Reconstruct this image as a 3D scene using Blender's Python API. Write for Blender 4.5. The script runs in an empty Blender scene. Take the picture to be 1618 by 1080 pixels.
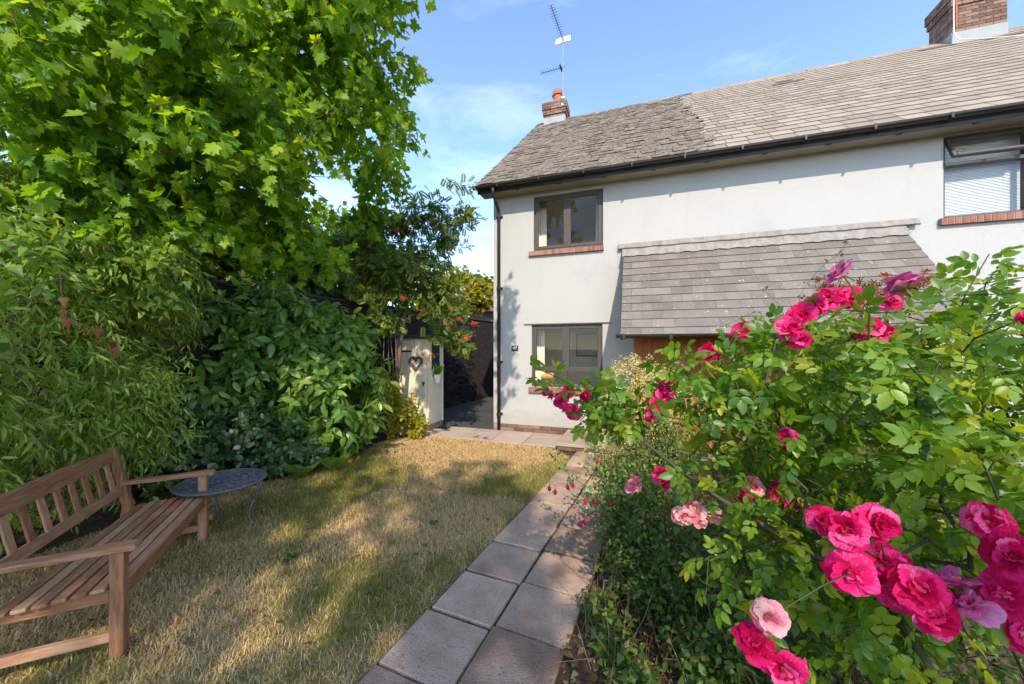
import bpy, bmesh, math, random
import numpy as np
from mathutils import Vector, Matrix
R = math.radians
random.seed(11)
rng = np.random.default_rng(7)
SC = bpy.context.scene
COL = SC.collection

# ------------------------------------------------------------------ camera
CAM_H = 1.68
cam = bpy.data.cameras.new('camera')
cam.sensor_fit = 'HORIZONTAL'
cam.sensor_width = 36.0
cam.lens = 36.0 * 580 / 1618
cam.shift_y = 10 / 1618
cam.clip_start = 0.02
cam.clip_end = 2000
camo = bpy.data.objects.new('camera', cam)
COL.objects.link(camo)
camo.location = (0, 0, CAM_H)
camo.rotation_euler = (R(90), 0, 0)
SC.camera = camo

# ------------------------------------------------------------------ sky, sun, exposure
SUN_EL = R(41)
SUN_DIR = Vector((0.05 * math.cos(SUN_EL), -0.9987 * math.cos(SUN_EL), math.sin(SUN_EL)))   # towards the sun
world = bpy.data.worlds.new('World')
SC.world = world
world.use_nodes = True
nt = world.node_tree
nt.nodes.clear()
out = nt.nodes.new('ShaderNodeOutputWorld')
bg = nt.nodes.new('ShaderNodeBackground')
sky = nt.nodes.new('ShaderNodeTexSky')
sky.sky_type = 'NISHITA'
sky.sun_disc = False
sky.sun_elevation = SUN_EL
sky.sun_rotation = math.atan2(SUN_DIR.x, SUN_DIR.y)
sky.air_density = 0.85
sky.dust_density = 0.25
sky.ozone_density = 1.7
tc = nt.nodes.new('ShaderNodeTexCoord')
mp = nt.nodes.new('ShaderNodeMapping')
mp.inputs['Scale'].default_value = (1.2, 0.8, 4.2)
mp.inputs['Rotation'].default_value = (0.1, 0.35, 0.4)
nz = nt.nodes.new('ShaderNodeTexNoise')
nz.inputs['Scale'].default_value = 2.1
nz.inputs['Detail'].default_value = 7
nz.inputs['Roughness'].default_value = 0.6
nz.inputs['Distortion'].default_value = 0.25
cr = nt.nodes.new('ShaderNodeValToRGB')
cr.color_ramp.elements[0].position = 0.52
cr.color_ramp.elements[0].color = (0, 0, 0, 1)
cr.color_ramp.elements[1].position = 0.80
cr.color_ramp.elements[1].color = (0.2, 0.2, 0.2, 1)
mx = nt.nodes.new('ShaderNodeMix')
mx.data_type = 'RGBA'
mx.inputs['B'].default_value = (6.2, 6.6, 7.0, 1)
nt.links.new(tc.outputs['Generated'], mp.inputs['Vector'])
nt.links.new(mp.outputs['Vector'], nz.inputs['Vector'])
nt.links.new(nz.outputs['Fac'], cr.inputs['Fac'])
nt.links.new(cr.outputs['Color'], mx.inputs['Factor'])
nt.links.new(sky.outputs['Color'], mx.inputs['A'])
nt.links.new(mx.outputs['Result'], bg.inputs['Color'])
bg.inputs['Strength'].default_value = 0.15
nt.links.new(bg.outputs['Background'], out.inputs['Surface'])

sl = bpy.data.lights.new('sun', 'SUN')
sl.energy = 2.0
sl.angle = R(0.55)
sl.color = (1.0, 0.89, 0.72)
slo = bpy.data.objects.new('sun', sl)
COL.objects.link(slo)
slo.rotation_euler = SUN_DIR.to_track_quat('Z', 'Y').to_euler()

SC.render.engine = 'CYCLES'
SC.view_settings.view_transform = 'Standard'
SC.view_settings.look = 'None'
SC.view_settings.gamma = 1.0
SC.view_settings.use_curve_mapping = False
SC.view_settings.exposure = 1.6
SC.cycles.max_bounces = 8
SC.cycles.diffuse_bounces = 4
SC.cycles.transparent_max_bounces = 12
SC.cycles.transmission_bounces = 6


# ------------------------------------------------------------------ helpers
def at(px, py, Y):
    """a point Y metres in front of the viewpoint seen at photo pixel px, py"""
    return np.array(((px - 809) / 580 * Y, Y, CAM_H - (py - 550) / 580 * Y))


def tag(o, label=None, cat=None, group=None, kind=None):
    if label: o['label'] = label
    if cat: o['category'] = cat
    if group: o['group'] = group
    if kind: o['kind'] = kind
    return o


def empty(name, loc=(0, 0, 0), rz=0.0, parent=None):
    o = bpy.data.objects.new(name, None)
    COL.objects.link(o)
    o.location = loc
    o.rotation_euler = (0, 0, rz)
    o.empty_display_size = 0.1
    if parent: o.parent = parent
    return o


def link(name, me, parent=None, loc=None, rot=None, scale=None):
    o = bpy.data.objects.new(name, me)
    COL.objects.link(o)
    if parent: o.parent = parent
    if loc is not None: o.location = loc
    if rot is not None: o.rotation_euler = rot
    if scale is not None: o.scale = scale
    return o


class MB:
    def __init__(s):
        s.v = []; s.f = []

    def add(s, vs, fs):
        n = len(s.v)
        s.v += [tuple(map(float, p)) for p in vs]
        s.f += [tuple(i + n for i in f) for f in fs]
        return s

    def box(s, x0, x1, y0, y1, z0, z1):
        return s.add([(x0, y0, z0), (x1, y0, z0), (x1, y1, z0), (x0, y1, z0), (x0, y0, z1), (x1, y0, z1), (x1, y1, z1), (x0, y1, z1)],
                     [(0, 3, 2, 1), (4, 5, 6, 7), (0, 1, 5, 4), (1, 2, 6, 5), (2, 3, 7, 6), (3, 0, 4, 7)])

    def bar(s, p, q, w, h, up=(0, 0, 1)):
        """a rectangular bar from p to q, w wide and h high"""
        p = Vector(p); q = Vector(q); d = (q - p).normalized()
        x = d.cross(Vector(up)).normalized(); z = x.cross(d)
        vs = []
        for c in (p, q):
            for a, b in ((-1, -1), (1, -1), (1, 1), (-1, 1)):
                vs.append(c + x * (a * w / 2) + z * (b * h / 2))
        return s.add(vs, [(3, 2, 1, 0), (4, 5, 6, 7), (0, 1, 5, 4), (1, 2, 6, 5), (2, 3, 7, 6), (3, 0, 4, 7)])

    def tube(s, pts, rad, n=8, cap=True):
        pts = [Vector(p) for p in pts]
        m = len(pts)
        if not hasattr(rad, '__len__'): rad = [rad] * m
        ref = None; vs = []
        for i, p in enumerate(pts):
            d = (pts[min(i + 1, m - 1)] - pts[max(i - 1, 0)]).normalized()
            if ref is None:
                ref = d.orthogonal().normalized()
            ref = (ref - d * ref.dot(d)).normalized()
            b = d.cross(ref)
            for k in range(n):
                a = 2 * math.pi * k / n
                vs.append(p + (ref * math.cos(a) + b * math.sin(a)) * rad[i])
        fs = []
        for i in range(m - 1):
            for k in range(n):
                k2 = (k + 1) % n
                fs.append((i * n + k, i * n + k2, (i + 1) * n + k2, (i + 1) * n + k))
        if cap:
            fs.append(tuple(range(n - 1, -1, -1)))
            fs.append(tuple((m - 1) * n + k for k in range(n)))
        return s.add(vs, fs)

    def lathe(s, prof, n=24, c=(0, 0)):
        vs = []; fs = []
        for r, z in prof:
            for k in range(n):
                a = 2 * math.pi * k / n
                vs.append((c[0] + r * math.cos(a), c[1] + r * math.sin(a), z))
        for i in range(len(prof) - 1):
            for k in range(n):
                k2 = (k + 1) % n
                fs.append((i * n + k, i * n + k2, (i + 1) * n + k2, (i + 1) * n + k))
        return s.add(vs, fs)

    def mesh(s, name, mat, bevel=0.0, smooth=False, seg=1):
        me = bpy.data.meshes.new(name)
        me.from_pydata(s.v, [], s.f)
        if bevel > 0:
            bm = bmesh.new(); bm.from_mesh(me)
            ed = [e for e in bm.edges if len(e.link_faces) == 2 and e.calc_face_angle(0) > 0.6]
            bmesh.ops.bevel(bm, geom=ed, offset=bevel, segments=seg, profile=0.5, affect='EDGES', clamp_overlap=True)
            bm.to_mesh(me); bm.free()
        me.materials.append(mat)
        if smooth:
            me.polygons.foreach_set('use_smooth', [True] * len(me.polygons))
        me.update()
        return me

    def build(s, name, mat, parent=None, bevel=0.0, smooth=False, loc=None, rot=None, seg=1):
        return link(name, s.mesh(name, mat, bevel, smooth, seg), parent, loc, rot)


# ------------------------------------------------------------------ materials
def principled(name):
    m = bpy.data.materials.new(name)
    m.use_nodes = True
    return m, m.node_tree, m.node_tree.nodes['Principled BSDF']


def ramp_node(nt, cols, pos=None):
    r = nt.nodes.new('ShaderNodeValToRGB')
    e = r.color_ramp.elements
    n = len(cols)
    while len(e) < n: e.new(0.5)
    for i, c in enumerate(cols):
        e[i].position = pos[i] if pos else i / (n - 1)
        e[i].color = (c[0], c[1], c[2], 1)
    return r


def surf(name, cols, scale=8.0, rough=0.8, bump=0.0, bscale=60.0, detail=6, objrnd=0.0, stretch=None, pos=None, spec=0.3, metallic=0.0, coords='Object', speck=None, bdist=0.01):
    """noise-mottled surface: colours, relief, a share of per-object variation"""
    m, nt, b = principled(name)
    tc = nt.nodes.new('ShaderNodeTexCoord')
    src = tc.outputs[coords]
    oi = nt.nodes.new('ShaderNodeObjectInfo')
    add = nt.nodes.new('ShaderNodeVectorMath'); add.operation = 'MULTIPLY_ADD'
    add.inputs[1].default_value = (37.0, 53.0, 71.0)
    nt.links.new(oi.outputs['Random'], add.inputs[0])
    nt.links.new(src, add.inputs[2])
    src = add.outputs[0]
    if stretch:
        mp = nt.nodes.new('ShaderNodeMapping'); mp.inputs['Scale'].default_value = stretch
        nt.links.new(src, mp.inputs['Vector']); src = mp.outputs['Vector']
    n = nt.nodes.new('ShaderNodeTexNoise')
    n.inputs['Scale'].default_value = scale; n.inputs['Detail'].default_value = detail; n.inputs['Roughness'].default_value = 0.65
    nt.links.new(src, n.inputs['Vector'])
    fac = n.outputs['Fac']
    if objrnd > 0:
        sub = nt.nodes.new('ShaderNodeMath'); sub.operation = 'SUBTRACT'; sub.inputs[1].default_value = 0.5
        nt.links.new(oi.outputs['Random'], sub.inputs[0])
        ma = nt.nodes.new('ShaderNodeMath'); ma.operation = 'MULTIPLY_ADD'; ma.inputs[1].default_value = objrnd
        nt.links.new(sub.outputs[0], ma.inputs[0]); nt.links.new(fac, ma.inputs[2]); fac = ma.outputs[0]
    r = ramp_node(nt, cols, pos or [0.28 + 0.44 * i / (len(cols) - 1) for i in range(len(cols))])
    nt.links.new(fac, r.inputs['Fac'])
    colout = r.outputs['Color']
    if speck:
        scol, sscale, thr = speck
        n3 = nt.nodes.new('ShaderNodeTexNoise'); n3.inputs['Scale'].default_value = sscale; n3.inputs['Detail'].default_value = 3
        nt.links.new(src, n3.inputs['Vector'])
        r3 = ramp_node(nt, [(0, 0, 0), (1, 1, 1)], [thr, thr + 0.06])
        nt.links.new(n3.outputs['Fac'], r3.inputs['Fac'])
        mx = nt.nodes.new('ShaderNodeMix'); mx.data_type = 'RGBA'
        mx.inputs['B'].default_value = (*scol, 1)
        nt.links.new(r3.outputs['Color'], mx.inputs['Factor']); nt.links.new(colout, mx.inputs['A'])
        colout = mx.outputs['Result']
    nt.links.new(colout, b.inputs['Base Color'])
    b.inputs['Roughness'].default_value = rough
    b.inputs['Specular IOR Level'].default_value = spec
    b.inputs['Metallic'].default_value = metallic
    if bump > 0:
        n2 = nt.nodes.new('ShaderNodeTexNoise'); n2.inputs['Scale'].default_value = bscale; n2.inputs['Detail'].default_value = 5
        nt.links.new(src, n2.inputs['Vector'])
        bp = nt.nodes.new('ShaderNodeBump'); bp.inputs['Strength'].default_value = bump; bp.inputs['Distance'].default_value = bdist
        nt.links.new(n2.outputs['Fac'], bp.inputs['Height'])
        nt.links.new(bp.outputs['Normal'], b.inputs['Normal'])
    return m


def leafmat(name, cols, pos=None, trans=0.4, rough=0.45, tcol=None, spec=0.35, mottle=None):
    """leaf with light coming through; colour differs from leaf to leaf"""
    m, nt, b = principled(name)
    at_ = nt.nodes.new('ShaderNodeAttribute'); at_.attribute_name = 'rnd'
    oi = nt.nodes.new('ShaderNodeObjectInfo')
    ad = nt.nodes.new('ShaderNodeMath'); ad.operation = 'ADD'
    nt.links.new(at_.outputs['Fac'], ad.inputs[0]); nt.links.new(oi.outputs['Random'], ad.inputs[1])
    fr = nt.nodes.new('ShaderNodeMath'); fr.operation = 'FRACT'
    nt.links.new(ad.outputs[0], fr.inputs[0])
    r = ramp_node(nt, cols, pos)
    nt.links.new(fr.outputs[0], r.inputs['Fac'])
    rc = r.outputs['Color']
    if mottle:
        tco = nt.nodes.new('ShaderNodeTexCoord'); mpp = nt.nodes.new('ShaderNodeMapping'); mpp.inputs['Scale'].default_value = mottle
        nn = nt.nodes.new('ShaderNodeTexNoise'); nn.inputs['Scale'].default_value = 3.0; nn.inputs['Detail'].default_value = 5
        nt.links.new(tco.outputs['Object'], mpp.inputs['Vector']); nt.links.new(mpp.outputs['Vector'], nn.inputs['Vector'])
        ma = nt.nodes.new('ShaderNodeMath'); ma.operation = 'MULTIPLY_ADD'; ma.inputs[1].default_value = 1.1; ma.inputs[2].default_value = -.55
        nt.links.new(nn.outputs['Fac'], ma.inputs[0])
        a2 = nt.nodes.new('ShaderNodeMath'); a2.operation = 'ADD'; a2.use_clamp = True
        nt.links.new(ma.outputs[0], a2.inputs[0]); nt.links.new(fr.outputs[0], a2.inputs[1]); nt.links.new(a2.outputs[0], r.inputs['Fac'])
    nt.links.new(rc, b.inputs['Base Color'])
    b.inputs['Roughness'].default_value = rough
    b.inputs['Specular IOR Level'].default_value = spec
    tr = nt.nodes.new('ShaderNodeBsdfTranslucent')
    g = nt.nodes.new('ShaderNodeMix'); g.data_type = 'RGBA'; g.blend_type = 'MULTIPLY'; g.inputs['Factor'].default_value = 1.0
    g.inputs['B'].default_value = (*(tcol or (1.9, 1.6, 0.5)), 1)
    nt.links.new(r.outputs['Color'], g.inputs['A'])
    nt.links.new(g.outputs['Result'], tr.inputs['Color'])
    ms = nt.nodes.new('ShaderNodeMixShader'); ms.inputs['Fac'].default_value = trans
    nt.links.new(b.outputs['BSDF'], ms.inputs[1]); nt.links.new(tr.outputs['BSDF'], ms.inputs[2])
    nt.links.new(ms.outputs['Shader'], nt.nodes['Material Output'].inputs['Surface'])
    return m


def glassmat(name, tint=(1, 1, 1), ior=1.5):
    m = bpy.data.materials.new(name); m.use_nodes = True
    m.use_transparent_shadow = True
    nt = m.node_tree; nt.nodes.clear()
    o = nt.nodes.new('ShaderNodeOutputMaterial')
    t = nt.nodes.new('ShaderNodeBsdfTransparent'); t.inputs['Color'].default_value = (*tint, 1)
    g = nt.nodes.new('ShaderNodeBsdfGlossy'); g.inputs['Roughness'].default_value = 0.01
    f = nt.nodes.new('ShaderNodeFresnel')
    ge = nt.nodes.new('ShaderNodeNewGeometry')          # a thin pane reflects alike from both sides
    e1 = nt.nodes.new('ShaderNodeMath'); e1.operation = 'MULTIPLY_ADD'; e1.inputs[1].default_value = -2.0; e1.inputs[2].default_value = 1.0
    nt.links.new(ge.outputs['Backfacing'], e1.inputs[0])
    e2 = nt.nodes.new('ShaderNodeMath'); e2.operation = 'POWER'; e2.inputs[0].default_value = ior
    nt.links.new(e1.outputs[0], e2.inputs[1]); nt.links.new(e2.outputs[0], f.inputs['IOR'])
    x = nt.nodes.new('ShaderNodeMixShader')
    nt.links.new(f.outputs[0], x.inputs[0]); nt.links.new(t.outputs[0], x.inputs[1]); nt.links.new(g.outputs[0], x.inputs[2])
    nt.links.new(x.outputs[0], o.inputs['Surface'])
    return m


M = {}
M['render'] = surf('white_render', [(.365, .355, .34), (.43, .42, .403), (.45, .44, .422)], 1.1, .92, .6, 95, spec=.15, bdist=.008, detail=10, pos=[.25, .45, .75])
M['soffit'] = surf('soffit_board', [(.30, .25, .18), (.38, .32, .24)], 3, .8)
M['black_plastic'] = surf('dark_gutter_plastic', [(.016, .014, .013), (.027, .024, .022)], 5, .42, spec=.4, objrnd=.2)
M['frame'] = surf('brown_window_frame', [(.062, .051, .047), (.085, .071, .066)], 4, .55, spec=.4)
M['glass'] = glassmat('window_glass', (.93, .95, .94), 1.42)
M['cream'] = surf('room_plaster', [(.72, .66, .53), (.78, .72, .59)], 1.0, .9)
M['carpet'] = surf('room_carpet', [(.60, .54, .44), (.66, .60, .50)], 20, .95)
M['oak'] = surf('pale_wood', [(.50, .26, .09), (.62, .36, .14)], 3, .5, stretch=(1, 8, 8))
M['dark'] = surf('dark_trim', [(.02, .018, .016), (.03, .028, .026)], 4, .5)
M['mirror'] = surf('picture_print', [(.40, .36, .29), (.50, .46, .38)], 2.0, .35)
M['blind'] = surf('white_blind', [(.74, .76, .77), (.80, .81, .82)], 2, .5)
M['slate_new'] = surf('tan_grey_slate', [(.23, .185, .14), (.28, .225, .172), (.325, .265, .205)], 2.0, .8, .15, 60, objrnd=.45, spec=.3)
M['slate_old'] = surf('weathered_slate', [(.095, .077, .057), (.215, .175, .133), (.31, .255, .197)], 7.0, .9, .5, 60, objrnd=.3, spec=.2, speck=((.06, .05, .035), 16, .60))
M['slate_patch'] = surf('dark_grey_slate', [(.10, .095, .09), (.13, .125, .12)], 3.0, .7, .1, 60)
M['slate_canopy'] = surf('grey_canopy_slate', [(.13, .11, .093), (.165, .141, .121), (.20, .173, .15)], 2.2, .6, .15, 60, objrnd=.35, spec=.4, speck=((.42, .38, .32), 24, .655))
M['lead'] = surf('lead_flashing', [(.17, .15, .135), (.25, .225, .205), (.31, .285, .262)], 5, .75, .25, 40, stretch=(2, 1, 1))
M['lead_white'] = surf('pale_lead', [(.27, .285, .295), (.36, .37, .37)], 4, .7, .1, 30)
M['brick'] = surf('red_brown_brick', [(.13, .075, .055), (.20, .115, .085), (.27, .165, .125)], 9, .9, .4, 90, objrnd=.6)
M['brick_sill'] = surf('red_sill_brick', [(.22, .088, .062), (.29, .125, .09), (.35, .17, .125)], 12, .85, .25, 90, objrnd=.5)
M['brick_black'] = surf('sooty_brick', [(.016, .013, .014), (.03, .024, .025), (.055, .043, .042)], 9, .85, .4, 90, objrnd=.7, speck=((.16, .14, .13), 7, .70))
M['mortar'] = surf('mortar', [(.22, .19, .16), (.32, .28, .24)], 14, .95, .3, 90)
M['mortar_dark'] = surf('dark_mortar', [(.018, .016, .016), (.03, .027, .026)], 14, .95, .3, 90)
M['terracotta'] = surf('terracotta', [(.34, .115, .06), (.45, .17, .09)], 5, .8)
M['steel'] = surf('galvanised_steel', [(.32, .33, .34), (.45, .46, .47)], 8, .4, metallic=.7)
M['alu'] = surf('aerial_rods', [(.045, .07, .07), (.08, .11, .11)], 8, .5)
M['white_plastic'] = surf('white_plastic', [(.72, .71, .69), (.8, .79, .77)], 4, .5)
M['orange_wood'] = surf('orange_stained_timber', [(.26, .075, .022), (.36, .115, .035)], 3, .55, stretch=(6, 6, .6))
M['teak'] = surf('weathered_teak', [(.19, .08, .038), (.32, .15, .074), (.43, .235, .125), (.41, .30, .22)], 5, .75, .45, 30, objrnd=.35, stretch=(1.2, 14, 14), spec=.25, pos=[.28, .5, .68, .85])
M['teak_up'] = surf('weathered_teak_upright', [(.19, .08, .038), (.32, .15, .074), (.43, .235, .125), (.41, .30, .22)], 5, .75, .45, 30, objrnd=.35, stretch=(14, 14, 1.2), spec=.25, pos=[.28, .5, .68, .85])
M['teak_y'] = surf('weathered_teak_arm', [(.19, .08, .038), (.32, .15, .074), (.43, .235, .125), (.41, .30, .22)], 5, .75, .45, 30, objrnd=.35, stretch=(14, 1.2, 14), spec=.25, pos=[.28, .5, .68, .85])
M['cast_iron'] = surf('bronze_cast_metal', [(.06, .054, .062), (.12, .108, .118), (.19, .17, .17)], 30, .5, .5, 60, spec=.5, metallic=.2)
M['slab'] = surf('concrete_slab', [(.23, .145, .10), (.41, .28, .205), (.53, .37, .275)], 3.0, .92, .9, 90, objrnd=.3, speck=((.24, .16, .115), 80, .60), bdist=.012)
M['slab_pink'] = surf('pinkish_slab', [(.34, .255, .205), (.42, .325, .265)], 4, .9, .4, 120, objrnd=.3)
M['soil'] = surf('soil_and_dry_litter', [(.028, .019, .012), (.06, .04, .024), (.12, .085, .05)], 22, .95, .9, 60)
M['lawn'] = surf('lawn_thatch', [(.16, .13, .045), (.27, .205, .09), (.38, .28, .14)], 5, .95, .9, 120)
M['asphalt'] = surf('lane_asphalt', [(.05, .046, .045), (.085, .078, .074)], 14, .95, .8, 160)
M['shed'] = surf('cream_painted_board', [(.70, .60, .42), (.78, .69, .51)], 4, .6, .1, 30, objrnd=.15)
M['felt'] = surf('roof_felt', [(.05, .042, .038), (.08, .07, .062)], 8, .9, .4, 90)
M['bark'] = surf('grey_brown_bark', [(.06, .045, .032), (.13, .10, .075), (.20, .165, .13)], 9, .9, .7, 40, stretch=(5, 5, 1))
M['twig'] = surf('brown_twig', [(.075, .05, .03), (.14, .10, .062)], 9, .85)
M['cane'] = surf('rose_cane', [(.028, .04, .014), (.05, .05, .022), (.075, .05, .032)], 5, .6)
M['redtwig'] = surf('reddish_dry_twig', [(.30, .10, .04), (.42, .18, .07)], 8, .8)


def weather_wall(m):
    nt = m.node_tree; b = nt.nodes['Principled BSDF']
    src = b.inputs['Base Color'].links[0].from_socket
    tc = nt.nodes.new('ShaderNodeTexCoord')
    mp = nt.nodes.new('ShaderNodeMapping'); mp.inputs['Scale'].default_value = (2.6, 2.6, .30)
    n = nt.nodes.new('ShaderNodeTexNoise'); n.inputs['Scale'].default_value = 1.0; n.inputs['Detail'].default_value = 8; n.inputs['Roughness'].default_value = .7
    nt.links.new(tc.outputs['Object'], mp.inputs['Vector']); nt.links.new(mp.outputs['Vector'], n.inputs['Vector'])
    r = ramp_node(nt, [(.90, .89, .87), (1, 1, 1)], [.28, .46])
    nt.links.new(n.outputs['Fac'], r.inputs['Fac'])
    m1 = nt.nodes.new('ShaderNodeMix'); m1.data_type = 'RGBA'; m1.blend_type = 'MULTIPLY'; m1.inputs['Factor'].default_value = .5
    nt.links.new(src, m1.inputs['A']); nt.links.new(r.outputs['Color'], m1.inputs['B'])
    # splashed soil along the foot of the wall
    sp = nt.nodes.new('ShaderNodeSeparateXYZ'); nt.links.new(tc.outputs['Object'], sp.inputs[0])
    n2 = nt.nodes.new('ShaderNodeTexNoise'); n2.inputs['Scale'].default_value = 9; n2.inputs['Detail'].default_value = 8
    nt.links.new(tc.outputs['Object'], n2.inputs['Vector'])
    ad = nt.nodes.new('ShaderNodeMath'); ad.operation = 'MULTIPLY_ADD'; ad.inputs[1].default_value = -.55
    nt.links.new(n2.outputs['Fac'], ad.inputs[0]); nt.links.new(sp.outputs['Z'], ad.inputs[2])
    r2 = ramp_node(nt, [(.70, .62, .50), (1, 1, 1)], [0.0, .22])
    nt.links.new(ad.outputs[0], r2.inputs['Fac'])
    m2 = nt.nodes.new('ShaderNodeMix'); m2.data_type = 'RGBA'; m2.blend_type = 'MULTIPLY'; m2.inputs['Factor'].default_value = .35
    nt.links.new(m1.outputs['Result'], m2.inputs['A']); nt.links.new(r2.outputs['Color'], m2.inputs['B'])
    nt.links.new(m2.outputs['Result'], b.inputs['Base Color'])


weather_wall(M['render'])

# leaves (dark to light, a few yellowed)
M['maple'] = leafmat('maple_leaf', [(.085, .19, .012), (.14, .28, .016), (.22, .37, .022), (.36, .45, .03)], [0, .4, .8, 1], trans=.55, rough=.45)
M['ivy_dark'] = leafmat('shade_leaf', [(.10, .19, .025), (.17, .27, .04), (.27, .36, .06)], trans=.5, rough=.4)
M['weeping'] = leafmat('narrow_leaf', [(.12, .21, .028), (.20, .30, .045), (.29, .39, .065), (.42, .45, .12)], [0, .45, .85, 1], trans=.45, rough=.5)
M['laurel'] = leafmat('laurel_leaf', [(.075, .17, .022), (.13, .25, .036), (.21, .33, .055), (.33, .38, .10)], [0, .45, .85, 1], trans=.38, rough=.36, spec=.5)
M['spotted'] = leafmat('dark_glossy_leaf', [(.03, .075, .022), (.055, .11, .032), (.09, .15, .05), (.32, .34, .20)], [0, .4, .8, 1], trans=.22, rough=.28, spec=.5)
M['rowan'] = leafmat('rowan_leaf', [(.06, .12, .02), (.11, .18, .03), (.19, .25, .04), (.34, .32, .06)], [0, .45, .85, 1], trans=.45, rough=.5)
M['yellowtree'] = leafmat('sunny_leaf', [(.14, .22, .015), (.24, .29, .022), (.36, .34, .03), (.40, .24, .05)], trans=.45, rough=.5)
M['rose_leaf'] = leafmat('rose_leaf', [(.065, .15, .012), (.11, .22, .016), (.19, .30, .022), (.34, .36, .03)], [0, .4, .8, 1], trans=.48, rough=.4, spec=.45)
M['undergrowth'] = leafmat('undergrowth_leaf', [(.04, .09, .015), (.075, .14, .024), (.13, .20, .035), (.24, .25, .06)], [0, .45, .85, 1], trans=.4, rough=.42)
M['golden'] = leafmat('pale_yellow_leaf', [(.44, .47, .15), (.60, .60, .26), (.72, .67, .36), (.62, .42, .20)], [0, .45, .9, 1], trans=.4, rough=.6)
M['redmaple'] = leafmat('reddish_maple_leaf', [(.15, .03, .012), (.24, .06, .02), (.30, .14, .03)], trans=.35, rough=.5, tcol=(1.4, .9, .5))
M['fern'] = leafmat('fern_frond', [(.14, .25, .05), (.21, .32, .07)], trans=.4, rough=.6)
M['deadleaf'] = leafmat('dead_leaf', [(.09, .04, .018), (.16, .085, .04), (.24, .155, .075), (.30, .24, .14)], trans=.2, rough=.8, tcol=(1.2, 1, .7))
M['grassblade'] = None
M['petal'] = leafmat('rose_petal', [(.42, .003, .045), (.62, .008, .11), (.76, .025, .20), (.86, .16, .38)], [0, .3, .7, 1], trans=.45, rough=.65, tcol=(1.25, .9, 1.15), spec=.1, mottle=(5, 1.2, 1.2))
M['petal_pale'] = leafmat('pale_rose_petal', [(.70, .12, .20), (.82, .30, .36), (.88, .50, .52), (.62, .40, .28)], [0, .4, .8, 1], trans=.4, rough=.6, tcol=(1.1, .9, .9), spec=.15, mottle=(7, 1.5, 1.5))
M['petal_mauve'] = leafmat('mauve_rose_petal', [(.50, .05, .22), (.62, .12, .32), (.74, .30, .46)], trans=.45, rough=.6, tcol=(1.1, .8, 1.0), spec=.15, mottle=(7, 1.5, 1.5))
M['fuchsia'] = leafmat('fuchsia_petal', [(.45, .008, .03), (.58, .015, .06)], trans=.3, rough=.4, tcol=(1.2, .9, 1))
M['berry'] = surf('orange_berry', [(.62, .085, .012), (.75, .14, .02)], 10, .4, objrnd=.4)
M['stamen'] = surf('rose_centre', [(.55, .35, .06), (.42, .22, .05)], 40, .8)


# ------------------------------------------------------------------ ground
def sheet(name, pts, z, mat, kind='structure', parent=None):
    mb = MB().add([(p[0], p[1], z) for p in pts], [tuple(range(len(pts)))])
    o = mb.build(name, mat, parent)
    if kind: o['kind'] = kind
    return o


HC = (-.378, 7.55)                       # left front corner of the house
HU = (math.cos(R(18.66)), -math.sin(R(18.66)))
HB = (math.sin(R(18.66)), math.cos(R(18.66)))


def hw(s, w):
    """house plan position (along the front, into the house) -> world x, y"""
    return (HC[0] + HU[0] * s + HB[0] * w, HC[1] + HU[1] * s + HB[1] * w)


sheet('ground', [(-400, -400), (400, -400), (400, 400), (-400, 400)], -0.012, M['soil'])
PD = (math.sin(R(23.8)), math.cos(R(23.8)))       # path direction
PX = (PD[1], -PD[0])


def pw(a, b):
    """path plan position (across, along), measured from a joint in the middle of the path"""
    return (-.124 + PX[0] * a + PD[0] * b, 2.175 + PX[1] * a + PD[1] * b)


LAWN = [(-1.6, -1.2), pw(-.46, -1.6), pw(-.46, 3.55), hw(1.42, -1.02), hw(0.2, -.93), hw(-1.35, -.9), (-2.35, 6.5), (-2.45, 5.4), (-3.0, 4.6), (-3.6, 3.9),
        (-3.9, 2.5), (-4.2, 1.0), (-4.0, -1.2)]
sheet('lawn', LAWN, -0.004, M['lawn'])
sheet('lane', [hw(-2.6, -.25), hw(-.03, -.25), hw(-.03, 12), hw(-4, 14), hw(-5, 4)], -0.006, M['asphalt'])

path = sheet('garden_path', [pw(-.455, -2.1), pw(.46, -2.1), pw(.46, 4.45), pw(-.455, 4.45)], -0.001, M['soil'])
slabm = []
for k in range(5):
    mb = MB()
    d = [random.uniform(-.006, .006) for _ in range(8)]
    hx = .2165
    mb.add([(-hx + d[0], -hx + d[1], -.03), (hx + d[2], -hx + d[3], -.03), (hx + d[4], hx + d[5], -.03), (-hx + d[6], hx + d[7], -.03),
            (-hx + d[0], -hx + d[1], .02), (hx + d[2], -hx + d[3], .02), (hx + d[4], hx + d[5], .02), (-hx + d[6], hx + d[7], .02)],
           [(0, 3, 2, 1), (4, 5, 6, 7), (0, 1, 5, 4), (1, 2, 6, 5), (2, 3, 7, 6), (3, 0, 4, 7)])
    slabm.append(mb.mesh('paving_slab', M['slab'], .006))
for r in range(-5, 10):
    for c in (-1, 1):
        x, y = pw(c * .2275, r * .4535 + .227 + (0.03 if c > 0 else 0))
        o = link('paving_slab', random.choice(slabm), path, (x, y, random.uniform(-.006, .006)),
                 (random.uniform(-.012, .012), random.uniform(-.012, .012), -R(23.8) + random.uniform(-.014, .014) + random.choice((0, 1, 2, 3)) * math.pi / 2))
patio = sheet('patio', [hw(-2.2, -.93), hw(4.2, -1.0), hw(4.2, .0), hw(-2.2, .0)], -0.002, M['soil'])
px_ = -2.15
ps = MB().box(-.296, .296, -.296, .296, -.03, .018).mesh('patio_slab', M['slab_pink'], .006)
ps2 = MB().box(-.296, .296, -.14, .14, -.03, .018).mesh('patio_slab', M['slab_pink'], .006)
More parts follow.
